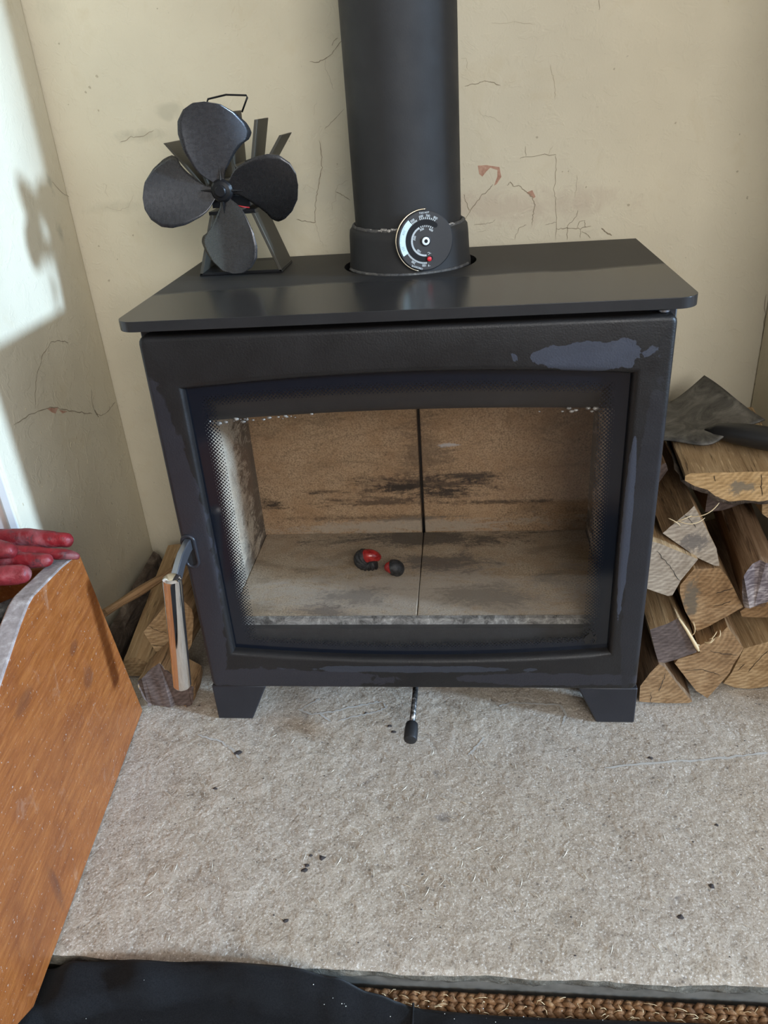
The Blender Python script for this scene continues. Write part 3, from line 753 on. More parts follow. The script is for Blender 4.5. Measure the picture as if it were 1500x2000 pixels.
def tdisc(mb, prof, n=64, c=(0, 0)):
    vs, fs = [], []
    for r, d in prof:
        for j in range(n):
            a = 2 * math.pi * j / n; vs.append(TM @ Vector((c[0] + r * math.cos(a), -d, c[1] + r * math.sin(a))))
    k = len(prof)
    for i in range(k - 1):
        for j in range(n): fs.append((i * n + j, i * n + (j + 1) % n, (i + 1) * n + (j + 1) % n, (i + 1) * n + j))
    fs.append(tuple(range(n))); fs.append(tuple(range((k - 1) * n, k * n)))
    mb.add(vs, fs)
mb = MB(); tdisc(mb, [(RD - .0015, -.0008), (RD, 0), (RD, .0012), (RD - .0012, .002)]); mb.build('dial', m_dial, th, auto=30)
mb = MB(); pts = []
for k in range(41):
    a = -155 + 170 * k / 40 - 10
    pts.append(tpt(RD + .0012, a, -.001))
mb.tube(pts, .0011, 8); mb.build('rim', m_brass, th, smooth=True)
mb = MB(); tdisc(mb, [(.010, -.0045), (.012, -.0008)], 24); mb.build('magnet', m_black, th)
def arcband(r0, r1, a0, a1, d, mat, name, n=40, roundcap=False):
    mb = MB(); vs, fs = [], []
    for i in range(n + 1):
        a = a0 + (a1 - a0) * i / n; vs += [tpt(r0, a, d), tpt(r1, a, d)]
    for i in range(n): fs.append((2 * i, 2 * i + 1, 2 * i + 3, 2 * i + 2))
    if roundcap:
        rm, h = (r0 + r1) / 2, (r1 - r0) / 2
        for ae, sg in ((a0, -1), (a1, 1)):
            c0 = len(vs); vs.append(tpt(rm, ae, d)); ids = []
            for k in range(9):
                q = math.pi * k / 8
                ids.append(len(vs)); rr = rm + h * math.cos(q); da = sg * math.degrees(h * math.sin(q) / rm); vs.append(tpt(rr, ae + da, d))
            for k in range(8): fs.append((c0, ids[k], ids[k + 1]))
    mb.add(vs, fs)
    return mb.build(name, mat, th, keep=True)
arcband(.0198, .0262, -195, 38, .0021, m_black, 'pointer_slot', 60, True)
arcband(.0268, .0345, -119, -38, .0021, m_zone, 'operating_zone')
def ticks(r0, r1, a0, a1, n, wdt, mat, name):
    mb = MB()
    for i in range(n):
        a = a0 + (a1 - a0) * i / (n - 1); da = math.degrees(wdt / 2 / r0)
        mb.add([tpt(r0, a - da, .0022), tpt(r1, a - da, .0022), tpt(r1, a + da, .0022), tpt(r0, a + da, .0022)], [(0, 1, 2, 3)])
    return tag(mb.build(name, mat, th, keep=True), kind='stuff')
ticks(.0267, .0288, -120, -180, 26, .0005, m_mark, 'scale_ticks')
ticks(.0267, .0283, -120, -38, 20, .0003, m_grey, 'scale_ticks')
ticks(.0267, .0290, -38, -22, 6, .0006, m_mark, 'scale_ticks')
ticks(.0267, .0290, -12, 30, 9, .0008, m_mark, 'scale_ticks')
ticks(.0170, .0193, -180, -25, 44, .0006, m_mark, 'scale_ticks')
ticks(.0172, .0193, -16, 34, 7, .0007, m_mark, 'scale_ticks')
def dtext(t, r, ang, size, mat, flip=False, sx=1.0):
    a = math.radians(ang)
    rot_ = TR @ Matrix.Rotation(a + (math.pi if flip else 0), 4, 'Y') @ RXZ
    text_mesh('dial_lettering', t, size, mat, th, tpt(r, ang, .0023), rot_, sx=sx)
for t, ang in (('100', -174), ('200', -145), ('500', -31), ('600', -8), ('700', 9), ('800', 29)): dtext(t, .0307, ang, .0042, m_mark, sx=.92)
dtext('300', .0306, -104, .0044, m_grey); dtext('400', .0306, -66, .0044, m_grey)
dtext('TOO HOT', .0345, 0, .0029, m_mark)
dtext('CREOSOTE', .0345, -158, .0032, m_mark, sx=1.0)
for i, ch in enumerate('BEST OPERATION'): dtext(ch, .0331, -103 + i * 3.7, .0023, m_grey)
for t, ang in (('100', -142), ('200', -72), ('300', -16), ('400', 32)): dtext(t, .0150, ang, .0040, m_mark)
dtext('°C', .0160, -196, .0042, m_mark); dtext('°F', .0310, -186, .0040, m_mark)
mb = MB(); tdisc(mb, [(.0068, .002), (.0068, .0036), (.0058, .0042)], 32); mb.build('boss', m_dial, th, auto=30)
mb = MB(); tdisc(mb, [(.0050, .0042), (.0050, .0050), (.0042, .0054)], 32); mb.build('rivet', m_mark, th, auto=30)
mb = MB(); tdisc(mb, [(.0024, .0050), (.0024, .0056)], 24); mb.build('rivet_hole', m_black, th)
pc = TM.inverted() @ tpt(.0232, -189)
mb = MB(); tdisc(mb, [(.0030, .0022), (.0032, .0040), (.0022, .0048)], 20, (pc.x, pc.z)); mb.build('pointer', m_red, th, smooth=True)
# ------------------------------------------------------------------ stove-top fan
m_fan = Mat('worn_black_fan_metal', .33, .75)
fn = m_fan.noise(170, 5, .7, vec=m_fan.map((1, 1, 1.6)))
m_fan.set('Base Color', m_fan.ramp(m_fan.noise(420, 2, .5, vec=m_fan.map((1, 1, .25))), [(.5, (.078, .078, .082)), (.72, (.085, .085, .09)), (.85, (.22, .22, .225))]))
m_fan.set('Roughness', m_fan.mr(fn, .3, .8, .22, .36))
m_fanb = Mat('black_fan_body', .38, 0, (.010, .010, .011), spec=.3)
m_fing = Mat('grey_brown_fin', .5, .4, (.085, .078, .062))
m_alu = Mat('bare_aluminium', .4, .9, (.6, .6, .58))
m_fanred = Mat('red_wire', .5, color=(.5, .03, .03))
FX = -.2415
fan = thing('stove_fan', (FX, .275, .630), 'black four-bladed heat-powered fan standing on the stove top', 'fan')
YA, YZ = .238, .312
MB().prism([(FX - .0615, .6302), (FX + .0615, .6302), (FX + .0605, .6345), (FX - .0605, .6345)], 'y', YA, YZ).build('base', m_fanb, fan, bevel=.0008)
for sg in (-1, 1):
    MB().prism([(FX + sg * .0615, .631), (FX + sg * .0565, .631), (FX + sg * .0265, .7135), (FX + sg * .0315, .7135)], 'y', YA, YZ).build('leg', [m_fing], fan, bevel=.0008)
MB().box((FX - .033, YA, .7115), (FX + .033, YZ, .7165)).build('bridge_plate', m_fanb, fan, bevel=.0006)
MB().box((FX - .016, YA + .008, .7165), (FX + .016, YZ - .01, .7205)).build('thermo_module', m_alu, fan)
MB().box((FX - .027, YA + .002, .7205), (FX + .027, YZ, .735)).build('heat_sink_block', m_fanb, fan, bevel=.001)
for sg in (-1, 1):
    for (xa, za, xb, zb_) in ((.022, .730, .080, .806), (.026, .733, .049, .8265), (.008, .734, .012, .838)):
        t = .0022
        MB().prism([(FX + sg * (xa - t), za), (FX + sg * (xa + t), za), (FX + sg * (xb + t), zb_), (FX + sg * (xb - t), zb_)], 'y', YA + .006, YZ).build('fin', m_fing, fan, bevel=.0005)
    q = [(FX + sg * (.0105 + .008 - .008 * math.cos(a)), 0, .778 - .008 * math.sin(a)) for a in [math.pi * k / 8 for k in range(9)]]
    mb = MB(); vs = []
    for p in q: vs += [(p[0], YA + .006, p[2]), (p[0], YZ, p[2]), (p[0], YZ, p[2] - .002), (p[0], YA + .006, p[2] - .002)]
    fs = []
    for i in range(8):
        for j in range(4): fs.append((4 * i + j, 4 * i + (j + 1) % 4, 4 * i + 4 + (j + 1) % 4, 4 * i + 4 + j))
    mb.add(vs, fs).build('fin_web', m_fing, fan)
HY, HZ = .2085, .746
MB().tube([(FX, HY + .012, HZ), (FX, YA + .022, HZ)], .0125, 24).build('motor', m_fanb, fan, bevel=.001)
MB().tube([(FX + .004, .240, .7235), (FX + .018, .237, .7205), (FX + .024, .244, .7185)], .0010, 8).build('wire', m_fanred, fan, smooth=True)
hub = MB().lathe([(.0135, -.013), (.0148, -.006), (.0148, .004), (.012, .0075), (.0075, .0085), (.0075, .012), (.0062, .0135)], (FX, HY, HZ), 32, axis='y').build('hub', m_fanb, fan, auto=35)
for a in (0, 90, 180, 270):
    q = math.radians(a + 3); dx, dz = math.sin(q), math.cos(q)
    MB().tube([(FX + dx * .012, HY - .004, HZ + dz * .012), (FX + dx * .031, HY - .002, HZ + dz * .031)], [.0022, .0004], 8).build('hub_rib', m_fanb, hub)
S_ = .105 / 650
left = [(-38, 40), (-60, 60), (-150, 120), (-195, 180), (-255, 310), (-280, 430), (-270, 520), (-215, 600), (-135, 645), (-45, 653)]
right = [(30, 40), (30, 120), (50, 160), (95, 230), (145, 300), (195, 350), (245, 380), (260, 430), (235, 490), (165, 570), (65, 635), (-45, 653)]
def chain(ch, v):
    for (u0, v0), (u1, v1) in zip(ch, ch[1:]):
        if v0 <= v <= v1: return u0 + (u1 - u0) * (v - v0) / max(1e-6, v1 - v0)
    return ch[-1][0]
nv, nu = 30, 14
mb = MB(); vs, fs = [], []
for j in range(nv + 1):
    v = 40 + (653 - 40) * math.sin(math.pi / 2 * j / nv)
    l, r = chain(left, v), chain(right, v)
    for i in range(nu + 1):
        u = l + (r - l) * i / nu
        uu = u / 270; vv = v / 650
        y = .013 * uu - .013 * (1 - uu * uu) * vv ** 1.4 + .006 * uu * abs(uu)
        vs.append((u * S_, y, v * S_))
for j in range(nv):
    for i in range(nu): fs.append((j * (nu + 1) + i, j * (nu + 1) + i + 1, (j + 1) * (nu + 1) + i + 1, (j + 1) * (nu + 1) + i))
bl = MB().add(vs, fs)
o0 = bl.build('blade', m_fan, fan, smooth=True, org=(0, 0, 0))
sm = o0.modifiers.new('solid', 'SOLIDIFY'); sm.thickness = .0011; sm.offset = 0
for k in range(4):
    o = o0 if k == 0 else o0.copy()
    if k: COL.objects.link(o); o.parent = fan
    o.location = Vector((FX, HY, HZ)) - WLOC[fan]
    o.rotation_euler = (0, math.radians(3 + 90 * k), 0)
hw = [(FX - .0235, .275, .836), (FX - .0245, .275, .846), (FX - .020, .275, .8545), (FX + .0055, .275, .858), (FX + .033, .275, .8555), (FX + .034, .275, .853), (FX + .024, .275, .836)]
MB().tube(hw, .0013, 8).build('carry_handle', m_fanb, fan, smooth=True)

# ------------------------------------------------------------------ firewood
def wood_side(name, c0, c1, c2):
    m = Mat(name, .82, spec=.25)
    v = m.map((38, 2.2, 38))
    n_ = m.noise(1.6, 6, .65, .5, vec=v); n2_ = m.noise(5, 4, .6, 0, vec=v); n3_ = m.noise(9, 4, .6)
    c = m.ramp(n_, [(.28, c0), (.5, c1), (.72, c2)])
    c = m.mix(m.mr(n2_, .58, .68, 0, .8), c, tuple(x * .35 for x in c0))
    n4_ = m.noise(12, 3, .6, 0, vec=v)
    c = m.mix(m.mr(n4_, .60, .70, 0, .5), c, tuple(min(1, x * 1.35) for x in c2))
    c = m.mix(m.mr(n3_, .5, .75, 0, .45), c, tuple(x * .75 for x in c1))
    m.set('Base Color', c)
    b_ = m.bump(n_, .7, .006); m.bump(n2_, .5, .003, b_)
    return m
def wood_end(name, c0, c1, c2, stain=None, ring=(0.05, 0, -.06)):
    m = Mat(name, .85, spec=.2)
    w_ = m.wave(46, 3.0, 3, 2.0, vec=m.map((1, .05, 1), loc=ring), typ='RINGS', d='Y')
    saw = m.noise(3.0, 4, .65, vec=m.map((14, 22, 120), rot=(0, random.uniform(-.9, .9), 0)))
    nl = m.noise(26, 5, .68, .4)
    c = m.ramp(nl, [(.3, c0), (.5, c1), (.72, c2)])
    c = m.mix(m.mr(w_, 0, 1, .42, 0), c, tuple(x * .6 for x in c0))
    c = m.mix(m.mr(saw, .5, .70, 0, .45), c, tuple(min(1, x * 1.15) for x in c2))
    c = m.mix(m.mr(saw, .32, .46, .4, 0), c, tuple(x * .7 for x in c0))
    if stain:
        p, r, col, amt = stain
        c = m.mix(m.mr(m.blob(p, r, m.noise(75, 5, .7, .5), 1.5), .55, 1.0, amt, 0), c, col)
    m.set('Base Color', c)
    m.bump(saw, .5, .002)
    return m
LT = ((.23, .135, .062), (.42, .275, .14), (.60, .43, .245))
MD = ((.15, .082, .038), (.32, .19, .092), (.47, .31, .165))
DKW = ((.13, .075, .04), (.24, .145, .08), (.36, .24, .14))
GRY = ((.25, .19, .135), (.38, .305, .225), (.50, .415, .315))
m_sl, m_sm, m_sd = wood_side('split_wood_light', *LT), wood_side('split_wood_mid', *MD), wood_side('split_wood_dark', *DKW)
m_el, m_em = wood_end('sawn_end_light', *LT), wood_end('sawn_end_mid', *MD)
m_eg = wood_end('sawn_end_grey', *GRY)
m_ed = wood_end('sawn_end_dark', (.07, .05, .043), (.12, .088, .075), (.20, .15, .13))
m_bark = Mat('rough_bark', .95)
bn = m_bark.noise(40, 6, .72, 1.5, vec=m_bark.map((1, .4, 1)))
m_bark.set('Base Color', m_bark.ramp(bn, [(.32, (.028, .02, .015)), (.52, (.11, .08, .058)), (.7, (.24, .19, .145)), (.82, (.5, .45, .40))]))
m_bark.bump(bn, 1.0, .008)
m_fibre = Mat('pale_torn_fibre', .85, color=(.66, .50, .29))

def resample(poly, step):
    out = []
    n = len(poly)
    for i in range(n):
        a, b = Vector(poly[i]), Vector(poly[(i + 1) % n]); k = max(1, int((b - a).length / step))
        for j in range(k): out.append(a.lerp(b, j / k))
    return out
CRK = {'L1': [[(0.475, 0.357), (0.477, 0.343), (0.481, 0.324)], [(0.413, 0.357), (0.416, 0.348)]], 'L2': [[(0.369, 0.317), (0.378, 0.308), (0.387, 0.295)]], 'L3': [[(0.336, 0.265), (0.347, 0.251), (0.358, 0.236), (0.373, 0.215)]], 'L4': [[(0.428, 0.186), (0.439, 0.191), (0.451, 0.195)], [(0.427, 0.164), (0.439, 0.167), (0.45, 0.173)]], 'L7': [[(0.395, 0.058), (0.416, 0.06), (0.435, 0.055), (0.447, 0.049)], [(0.427, 0.096), (0.445, 0.09), (0.468, 0.087)]], 'L8': [[(0.498, 0.035), (0.508, 0.057), (0.52, 0.076)], [(0.482, 0.037), (0.491, 0.051)]], 'L9': [[(0.359, 0.026), (0.363, 0.043), (0.365, 0.061)], [(0.349, 0.004), (0.348, 0.024)]], 'B': [[(-0.437, 0.083), (-0.422, 0.08), (-0.408, 0.079)], [(-0.435, 0.12), (-0.42, 0.11), (-0.405, 0.105)]]}
m_dcrack = Mat('dark_drying_crack', .95, color=(.04, .026, .016))
def split_log(name, label, y, poly, d, end, side, seed, bark=None, rough=.0016, group='split firewood logs', tilt=0.0, ragged=0.0):
    """poly: sawn end outline as (x,z) at depth y; d: vector to the far end.  bark: (x,z) indices test for a bark strip on the underside"""
    d = Vector(d); L = d.length; ey = d.normalized()
    ez = (Vector((0, 0, 1)) - ey * ey.z).normalized(); ex = ey.cross(ez)
    cx = sum(p[0] for p in poly) / len(poly); cz = sum(p[1] for p in poly) / len(poly)
    zmin = min(p[1] for p in poly)
    org = Vector((cx, y, cz))
    M = Matrix((ex, ey, ez)).transposed()
    pts = resample(poly, .006); n = len(pts)
    # end outline expressed in the log's own frame
    loc = []
    for p in pts:
        w_ = Vector((p[0], y + tilt * (p[1] - cz), p[1])) - org
        q = M.transposed() @ w_; loc.append(q)
    rings = 12; vs, fs, mi = [], [], []
    for r in range(rings + 1):
        t = r / rings
        for i, q in enumerate(loc):
            ang = Vector((q.x, 0, q.z))
            fib = 0 if r == 0 else rough * mnoise.fractal(Vector((q.x * 160 + seed, t * 1.6, q.z * 160)), 1.0, 2.0, 3) + .0028 * mnoise.noise(Vector((q.x * 25 + seed, t * 3, q.z * 25)))
            if r == 0: fib = rough * .35 * mnoise.noise(Vector((q.x * 300 + seed, 0, q.z * 300)))
            s_ = 1 + fib / max(.012, ang.length)
            yy = q.y * (1 - t) + L * t
            if r == 0 and ragged: yy += ragged * mnoise.noise(Vector((q.x * 140, seed, q.z * 140)))
            vs.append((q.x * s_, yy, q.z * s_))
    for r in range(rings):
        for i in range(n):
            fs.append((r * n + i, r * n + (i + 1) % n, (r + 1) * n + (i + 1) % n, (r + 1) * n + i)); mi.append(1)
    me = bpy.data.meshes.new(name)
    bm = bmesh.new()
    bv = [bm.verts.new(v) for v in vs]
    for f in fs: bm.faces.new([bv[i] for i in f]).material_index = 1
    f0 = bm.faces.new([bv[i] for i in range(n)]); f1 = bm.faces.new([bv[rings * n + i] for i in range(n)])
    f0.material_index = 0; f1.material_index = 0
    bmesh.ops.triangulate(bm, faces=[f0, f1])
    bmesh.ops.recalc_face_normals(bm, faces=bm.faces)
    bm.to_mesh(me); bm.free()
    me.materials.append(end.m); me.materials.append(side.m)
    for p in me.polygons: p.use_smooth = True
    me.set_sharp_from_angle(angle=math.radians(38))
    o = bpy.data.objects.new(name, me); COL.objects.link(o)
    o.matrix_world = Matrix.Translation(org) @ M.to_4x4()
    WLOC[o] = org
    tag(o, label, 'log', group)
    for k_, q_ in P.items():
        if q_ is poly:
            for ln in CRK.get(k_, ()):
                m9 = MB(); strip(m9, jag([(x_, y - .0006, z_) for x_, z_ in ln], 4, .0012), .0012, (0, -1, 0))
                for v9 in m9.v: v9.y = y - .0007
                iv = o.matrix_world.inverted()
                me9 = bpy.data.meshes.new('drying_crack'); me9.from_pydata([tuple(iv @ v9) for v9 in m9.v], [], m9.f); me9.materials.append(m_dcrack.m)
                o9 = bpy.data.objects.new('drying_crack', me9); COL.objects.link(o9); o9.parent = o
    if bark:
        # bark skin over part of the outline: (start fraction, end fraction, thickness)
        area_sign = 1 if sum(loc[i].x * loc[(i + 1) % n].z - loc[(i + 1) % n].x * loc[i].z for i in range(n)) > 0 else -1
        for (f0_, f1_, th_) in bark:
            ids = [int(f0_ * n + k) % n for k in range(int((f1_ - f0_) * n) + 1)]
            bvs, bfs = [], []
            for r in range(rings + 1):
                for i in ids:
                    v = Vector(vs[r * n + i]); pa = Vector(vs[r * n + (i - 2) % n]); pb = Vector(vs[r * n + (i + 2) % n]); tg = pb - pa; a = Vector((tg.z, 0, -tg.x)).normalized() * area_sign
                    w2 = th_ * (.75 + .6 * mnoise.noise(Vector((v.x * 120, v.y * 40, v.z * 120 + seed))))
                    yv = v.y + (.004 * mnoise.noise(Vector((v.x * 200, seed, v.z * 200))) + .001 if r == 0 else 0)
                    bvs += [(v.x - a.x * .001, yv, v.z - a.z * .001), (v.x + a.x * w2, yv, v.z + a.z * w2)]
            m_ = len(ids)
            for r in range(rings):
                for k in range(m_ - 1):
                    A = (r * m_ + k) * 2; B = (r * m_ + k + 1) * 2; C_ = A + m_ * 2; D_ = B + m_ * 2
                    bfs.append((A + 1, B + 1, D_ + 1, C_ + 1))
            for k in range(m_ - 1):
                bfs.append((2 * k, 2 * k + 2, 2 * k + 3, 2 * k + 1))
            b2 = bpy.data.meshes.new('bark'); b2.from_pydata(bvs, [], bfs); b2.materials.append(m_bark.m)
            for p in b2.polygons: p.use_smooth = True
            ob = bpy.data.objects.new('bark', b2); COL.objects.link(ob); ob.parent = o
    return o
G1 = 'split logs stacked right of the stove'
P = {
 'L1': [(0.375, 0.357), (0.382, 0.361), (0.403, 0.361), (0.435, 0.361), (0.483, 0.361), (0.512, 0.361), (0.521, 0.322), (0.478, 0.315), (0.459, 0.318), (0.438, 0.316), (0.422, 0.323), (0.407, 0.335), (0.389, 0.341), (0.375, 0.35)],
 'L2': [(0.344, 0.287), (0.375, 0.321), (0.381, 0.329), (0.419, 0.261), (0.427, 0.232), (0.42, 0.233), (0.396, 0.246)],
 'L3': [(0.322, 0.282), (0.34, 0.276), (0.393, 0.25), (0.374, 0.216), (0.365, 0.19), (0.359, 0.189), (0.328, 0.202)],
 'L4': [(0.377, 0.201), (0.393, 0.228), (0.428, 0.229), (0.44, 0.214), (0.451, 0.195), (0.469, 0.162), (0.427, 0.129), (0.41, 0.119), (0.389, 0.155), (0.378, 0.187)],
 'L5': [(0.454, 0.23), (0.465, 0.244), (0.475, 0.249), (0.499, 0.242), (0.515, 0.186), (0.495, 0.18), (0.466, 0.169), (0.46, 0.185)],
 'L6': [(0.335, 0.141), (0.358, 0.151), (0.372, 0.161), (0.39, 0.132), (0.403, 0.111), (0.405, 0.1), (0.381, 0.088), (0.362, 0.08), (0.353, 0.082), (0.346, 0.103)],
 'L7': [(0.38, 0.071), (0.384, 0.079), (0.414, 0.091), (0.409, 0.103), (0.434, 0.12), (0.446, 0.138), (0.474, 0.1), (0.471, 0.088), (0.464, 0.069), (0.461, 0.054), (0.451, 0.034), (0.435, 0.004), (0.417, 0.018), (0.391, 0.055)],
 'L8': [(0.485, 0.079), (0.518, 0.092), (0.539, 0.095), (0.553, 0.012), (0.523, 0.004), (0.504, 0.001), (0.484, 0.003), (0.465, 0.012), (0.474, 0.033), (0.482, 0.066)],
 'L9': [(0.354, 0.078), (0.363, 0.072), (0.386, 0.037), (0.41, 0.006), (0.405, 0.003), (0.376, 0.002), (0.332, 0.005), (0.331, 0.035), (0.343, 0.061)],
 'L10': [(0.486, 0.118), (0.497, 0.130), (0.545, 0.148), (0.556, 0.108), (0.52, 0.107), (0.490, 0.108)],
 'L12': [(0.496, 0.300), (0.525, 0.308), (0.545, 0.30), (0.547, 0.268), (0.516, 0.264), (0.500, 0.276)],
 'B': [(-0.446, 0.108), (-0.4, 0.158), (-0.376, 0.183), (-0.357, 0.152), (-0.357, 0.136), (-0.37, 0.083), (-0.415, 0.015), (-0.428, 0.051), (-0.438, 0.082)],
 'C': [(-0.448, 0.051), (-0.418, 0.08), (-0.404, 0.09), (-0.387, 0.062), (-0.358, 0.04), (-0.363, 0.014), (-0.370, 0.002), (-0.44, 0.002), (-0.447, 0.026)],
}
m_el1 = wood_end('sawn_end_lichen_spot', (.36, .22, .095), (.55, .36, .17), (.66, .46, .25), ((.018, 0, -.004), (.02, .1, .013), (.20, .17, .125), .85))
m_em4 = wood_end('sawn_end_grey_stain', *MD, ((-.022, 0, -.005), (.013, .1, .040), (.13, .105, .075), .85))
m_eg2 = wood_end('sawn_end_dark_smear', *GRY, ((-.008, 0, -.002), (.022, .1, .018), (.13, .11, .095), .8))
m_ep = wood_end('torn_end_purple_grey', (.085, .065, .068), (.19, .15, .15), (.62, .54, .50))
split_log('firewood_log', 'broad slab log with torn front edge, topmost of the right-hand wood pile', .105, P['L1'], (.022, .235, .004), m_el1, m_sl, 1, [(.50, 1.0, .0075)], group=G1, rough=.0022)
split_log('firewood_log', 'wedge log with silvery grey triangular end, just below the topmost slab', .07, P['L2'], (.014, .28, -.004), m_eg2, m_sm, 2, group=G1)
split_log('firewood_log', 'pale log end with a long drying crack, hard against the stove side', .06, P['L3'], (.018, .27, .002), m_eg, m_sl, 3, group=G1)
split_log('firewood_log', 'blocky brown log with a dark grey stained end in mid pile', .07, P['L4'], (.012, .27, 0), m_em4, m_sm, 4, group=G1)
split_log('firewood_log', 'rough weathered log with torn purple-grey end at the right of the pile', .055, P['L5'], (.030, .28, .012), m_ep, m_sd, 5, group=G1, rough=.0032, ragged=.012)
log6 = split_log('firewood_log', 'log with dark brown square end and a pale split edge beside the stove', .045, P['L6'], (.012, .26, -.004), m_ed, m_sl, 6, group=G1)
split_log('firewood_log', 'tan log with diamond-shaped end standing on its lower corner on the hearth', .055, P['L7'], (.016, .26, .004), m_em, m_sm, 7, group=G1)
split_log('firewood_log', 'golden brown log lowest at the right edge of the pile', .08, P['L8'], (.0, .26, .002), m_el, m_sl, 8, [(.42, .62, .004)], group=G1)
split_log('firewood_log', 'triangular log on the hearth at the foot of the pile, next to the stove leg', .045, P['L9'], (.008, .26, 0), m_em, m_sd, 9, group=G1)
split_log('firewood_log', 'shaded brown log wedged between the weathered log and the lowest right log', .12, P['L10'], (-.004, .24, .01), m_em, m_sd, 10, group=G1)
split_log('firewood_log', 'partly hidden pale log at the right edge under the topmost slab', .14, P['L12'], (0, .24, 0), m_el, m_sl, 11, group=G1)
split_log('firewood_log', 'dark log added to fill the black gap behind the grey wedge log', .20, [(.440, .248), (.440, .296), (.460, .301), (.490, .292), (.486, .258), (.465, .250)], (.004, .2, 0), m_ed, m_sd, 17, group=G1)  # filler log added so the gap reads dark instead of showing wall
split_log('firewood_log', 'dark log added to fill the pile behind the stove side, under the slab', .16, [(.325, .292), (.335, .335), (.362, .352), (.366, .340), (.342, .296)], (.004, .24, .006), m_ed, m_sd, 18, group=G1)  # another added filler, dark so no pale wall shows between the logs
# pale freshly torn edges
mb = MB().tube([(.373, .0445, .1615), (.385, .0442, .143), (.396, .0442, .124), (.404, .0435, .110), (.407, .043, .104)], [.0012, .0022, .0026, .0030, .0016], 7)
iv = log6.matrix_world.inverted()
me = bpy.data.meshes.new('torn_edge'); me.from_pydata([tuple(iv @ v9) for v9 in mb.v], [], mb.f); me.materials.append(m_fibre.m)
for p9 in me.polygons: p9.use_smooth = True
te = bpy.data.objects.new('torn_edge', me); COL.objects.link(te); te.parent = log6
G2 = 'split logs between the stove and the wooden box'
split_log('firewood_log', 'square-ended split log behind the chrome stove handle', .085, P['B'], (.010, .24, .0), m_el, m_sm, 12, group=G2)
split_log('firewood_log', 'dark rough-ended log on the hearth left of the stove, below the chrome handle', .03, P['C'], (-.002, .052, .0), m_ed, m_sm, 13, group=G2, ragged=.006)
# long leaning split and bark-covered log in the corner, thin stick across
split_log('firewood_log', 'long pale split log lying back into the corner left of the stove', .10, [(-.512, .012), (-.500, .040), (-.478, .044), (-.455, .030), (-.462, .004), (-.500, .004)], (-.010, .29, .052), m_el, m_sl, 14, group=G2)
split_log('firewood_log', 'bark-covered log in the corner against the left alcove wall', .13, [(-.558, .006), (-.554, .04), (-.543, .062), (-.533, .055), (-.524, .02), (-.526, .004)], (.0, .26, .014), m_ed, m_bark, 15, group=G2, rough=.004)
split_log('kindling_stick', 'thin brown stick poking out between the wooden box and the logs', .085, [(-.515, .139), (-.511, .149), (-.500, .152), (-.497, .143), (-.503, .137)], (.098, .11, .020), m_em, m_sm, 16, group=G2)
# curly wood shavings and pale torn fibres on the pile
mb = MB()
for (p0, L_, ang, cur) in [((.372, .066, .315), .05, .1, 3), ((.355, .066, .305), .03, .9, -6), ((.365, .066, .300), .025, 2.0, 8), ((.36, .064, .31), .04, -.3, 4), ((.400, .064, .115), .03, 1.2, 5), ((.415, .05, .115), .018, .4, 9), ((.422, .052, .118), .02, 1.4, -8), ((.430, .052, .122), .016, .8, 10), ((.41, .052, .108), .016, 2.2, 7), ((.418, .052, .111), .016, 1.0, -9)]:
    pts = []; x, y, z = p0; a = ang
    for k in range(12):
        pts.append((x, y - .006 * math.sin(k / 11 * 3.1), z)); x += L_ / 12 * math.cos(a); z += L_ / 12 * math.sin(a); a += cur * L_ / 12 * 6
    mb.tube(pts, [.0007 if 0 < k < 11 else .0003 for k in range(12)], 5)
tag(mb.build('wood_shavings', m_fibre, smooth=True), 'thin curly wood shavings caught on the right-hand log pile', 'wood shavings', kind='stuff')

# ------------------------------------------------------------------ shovel on the wood pile
m_shov = Mat('dusty_black_steel', .5, .25)
sn = m_shov.noise(22, 5, .65, 1.4)
m_shov.set('Base Color', m_shov.ramp(sn, [(.32, (.035, .033, .030)), (.5, (.10, .094, .083)), (.72, (.22, .205, .18))]))
m_shov.bump(m_shov.noise(35, 4, .6, .5), .35, .004)
m_shov2 = Mat('black_steel_tube', .38, .2, (.03, .029, .028))
sh = thing('fireside_shovel', (.43, .24, .372), 'dusty black steel fireside shovel lying on top of the log pile', 'shovel')
nu, nv = 26, 22
def sp(u, v):
    # u: across from near lip (0) to far lip (1); v: from mouth (0, by the stove, back) to shoulder (1, by the handle)
    E_, D_, A, C_ = Vector((.322, .335)), Vector((.459, .350)), Vector((.322, .206)), Vector((.506, .204))
    p = E_.lerp(D_, u).lerp(A.lerp(C_, u), v)
    p.y -= .034 * v * math.exp(-((u - .55) / .22) ** 2)
    z = .3725 + .0022 * math.sin(7 * u + 5 * v)
    lip = max(0, (u - .60) / .40); z += .040 * lip ** 1.25 * (1 - .42 * v)
    near = max(0, (v - .86) / .14); z -= .005 * near ** 1.5 * (1 - lip)
    sh_ = max(0, (v - .55) / .45); z += .013 * sh_ ** 1.4 * math.exp(-((u - .72) / .16) ** 2)
    return Vector((p.x, p.y, z))
vs = [sp(i / nu, j / nv) for j in range(nv + 1) for i in range(nu + 1)]
fs = [(j * (nu + 1) + i, j * (nu + 1) + i + 1, (j + 1) * (nu + 1) + i + 1, (j + 1) * (nu + 1) + i) for j in range(nv) for i in range(nu)]
pan = MB().add(vs, fs).build('pan', m_shov, sh, smooth=True)
sm = pan.modifiers.new('solid', 'SOLIDIFY'); sm.thickness = .0022; sm.offset = 1
MB().tube([(.428, .212, .378), (.440, .198, .383), (.458, .182, .3855), (.478, .168, .3865), (.51, .146, .3870), (.552, .116, .387)], [.004, .011, .0150, .0168, .0170, .0165], 28).build('handle_socket', m_shov2, sh, smooth=True)

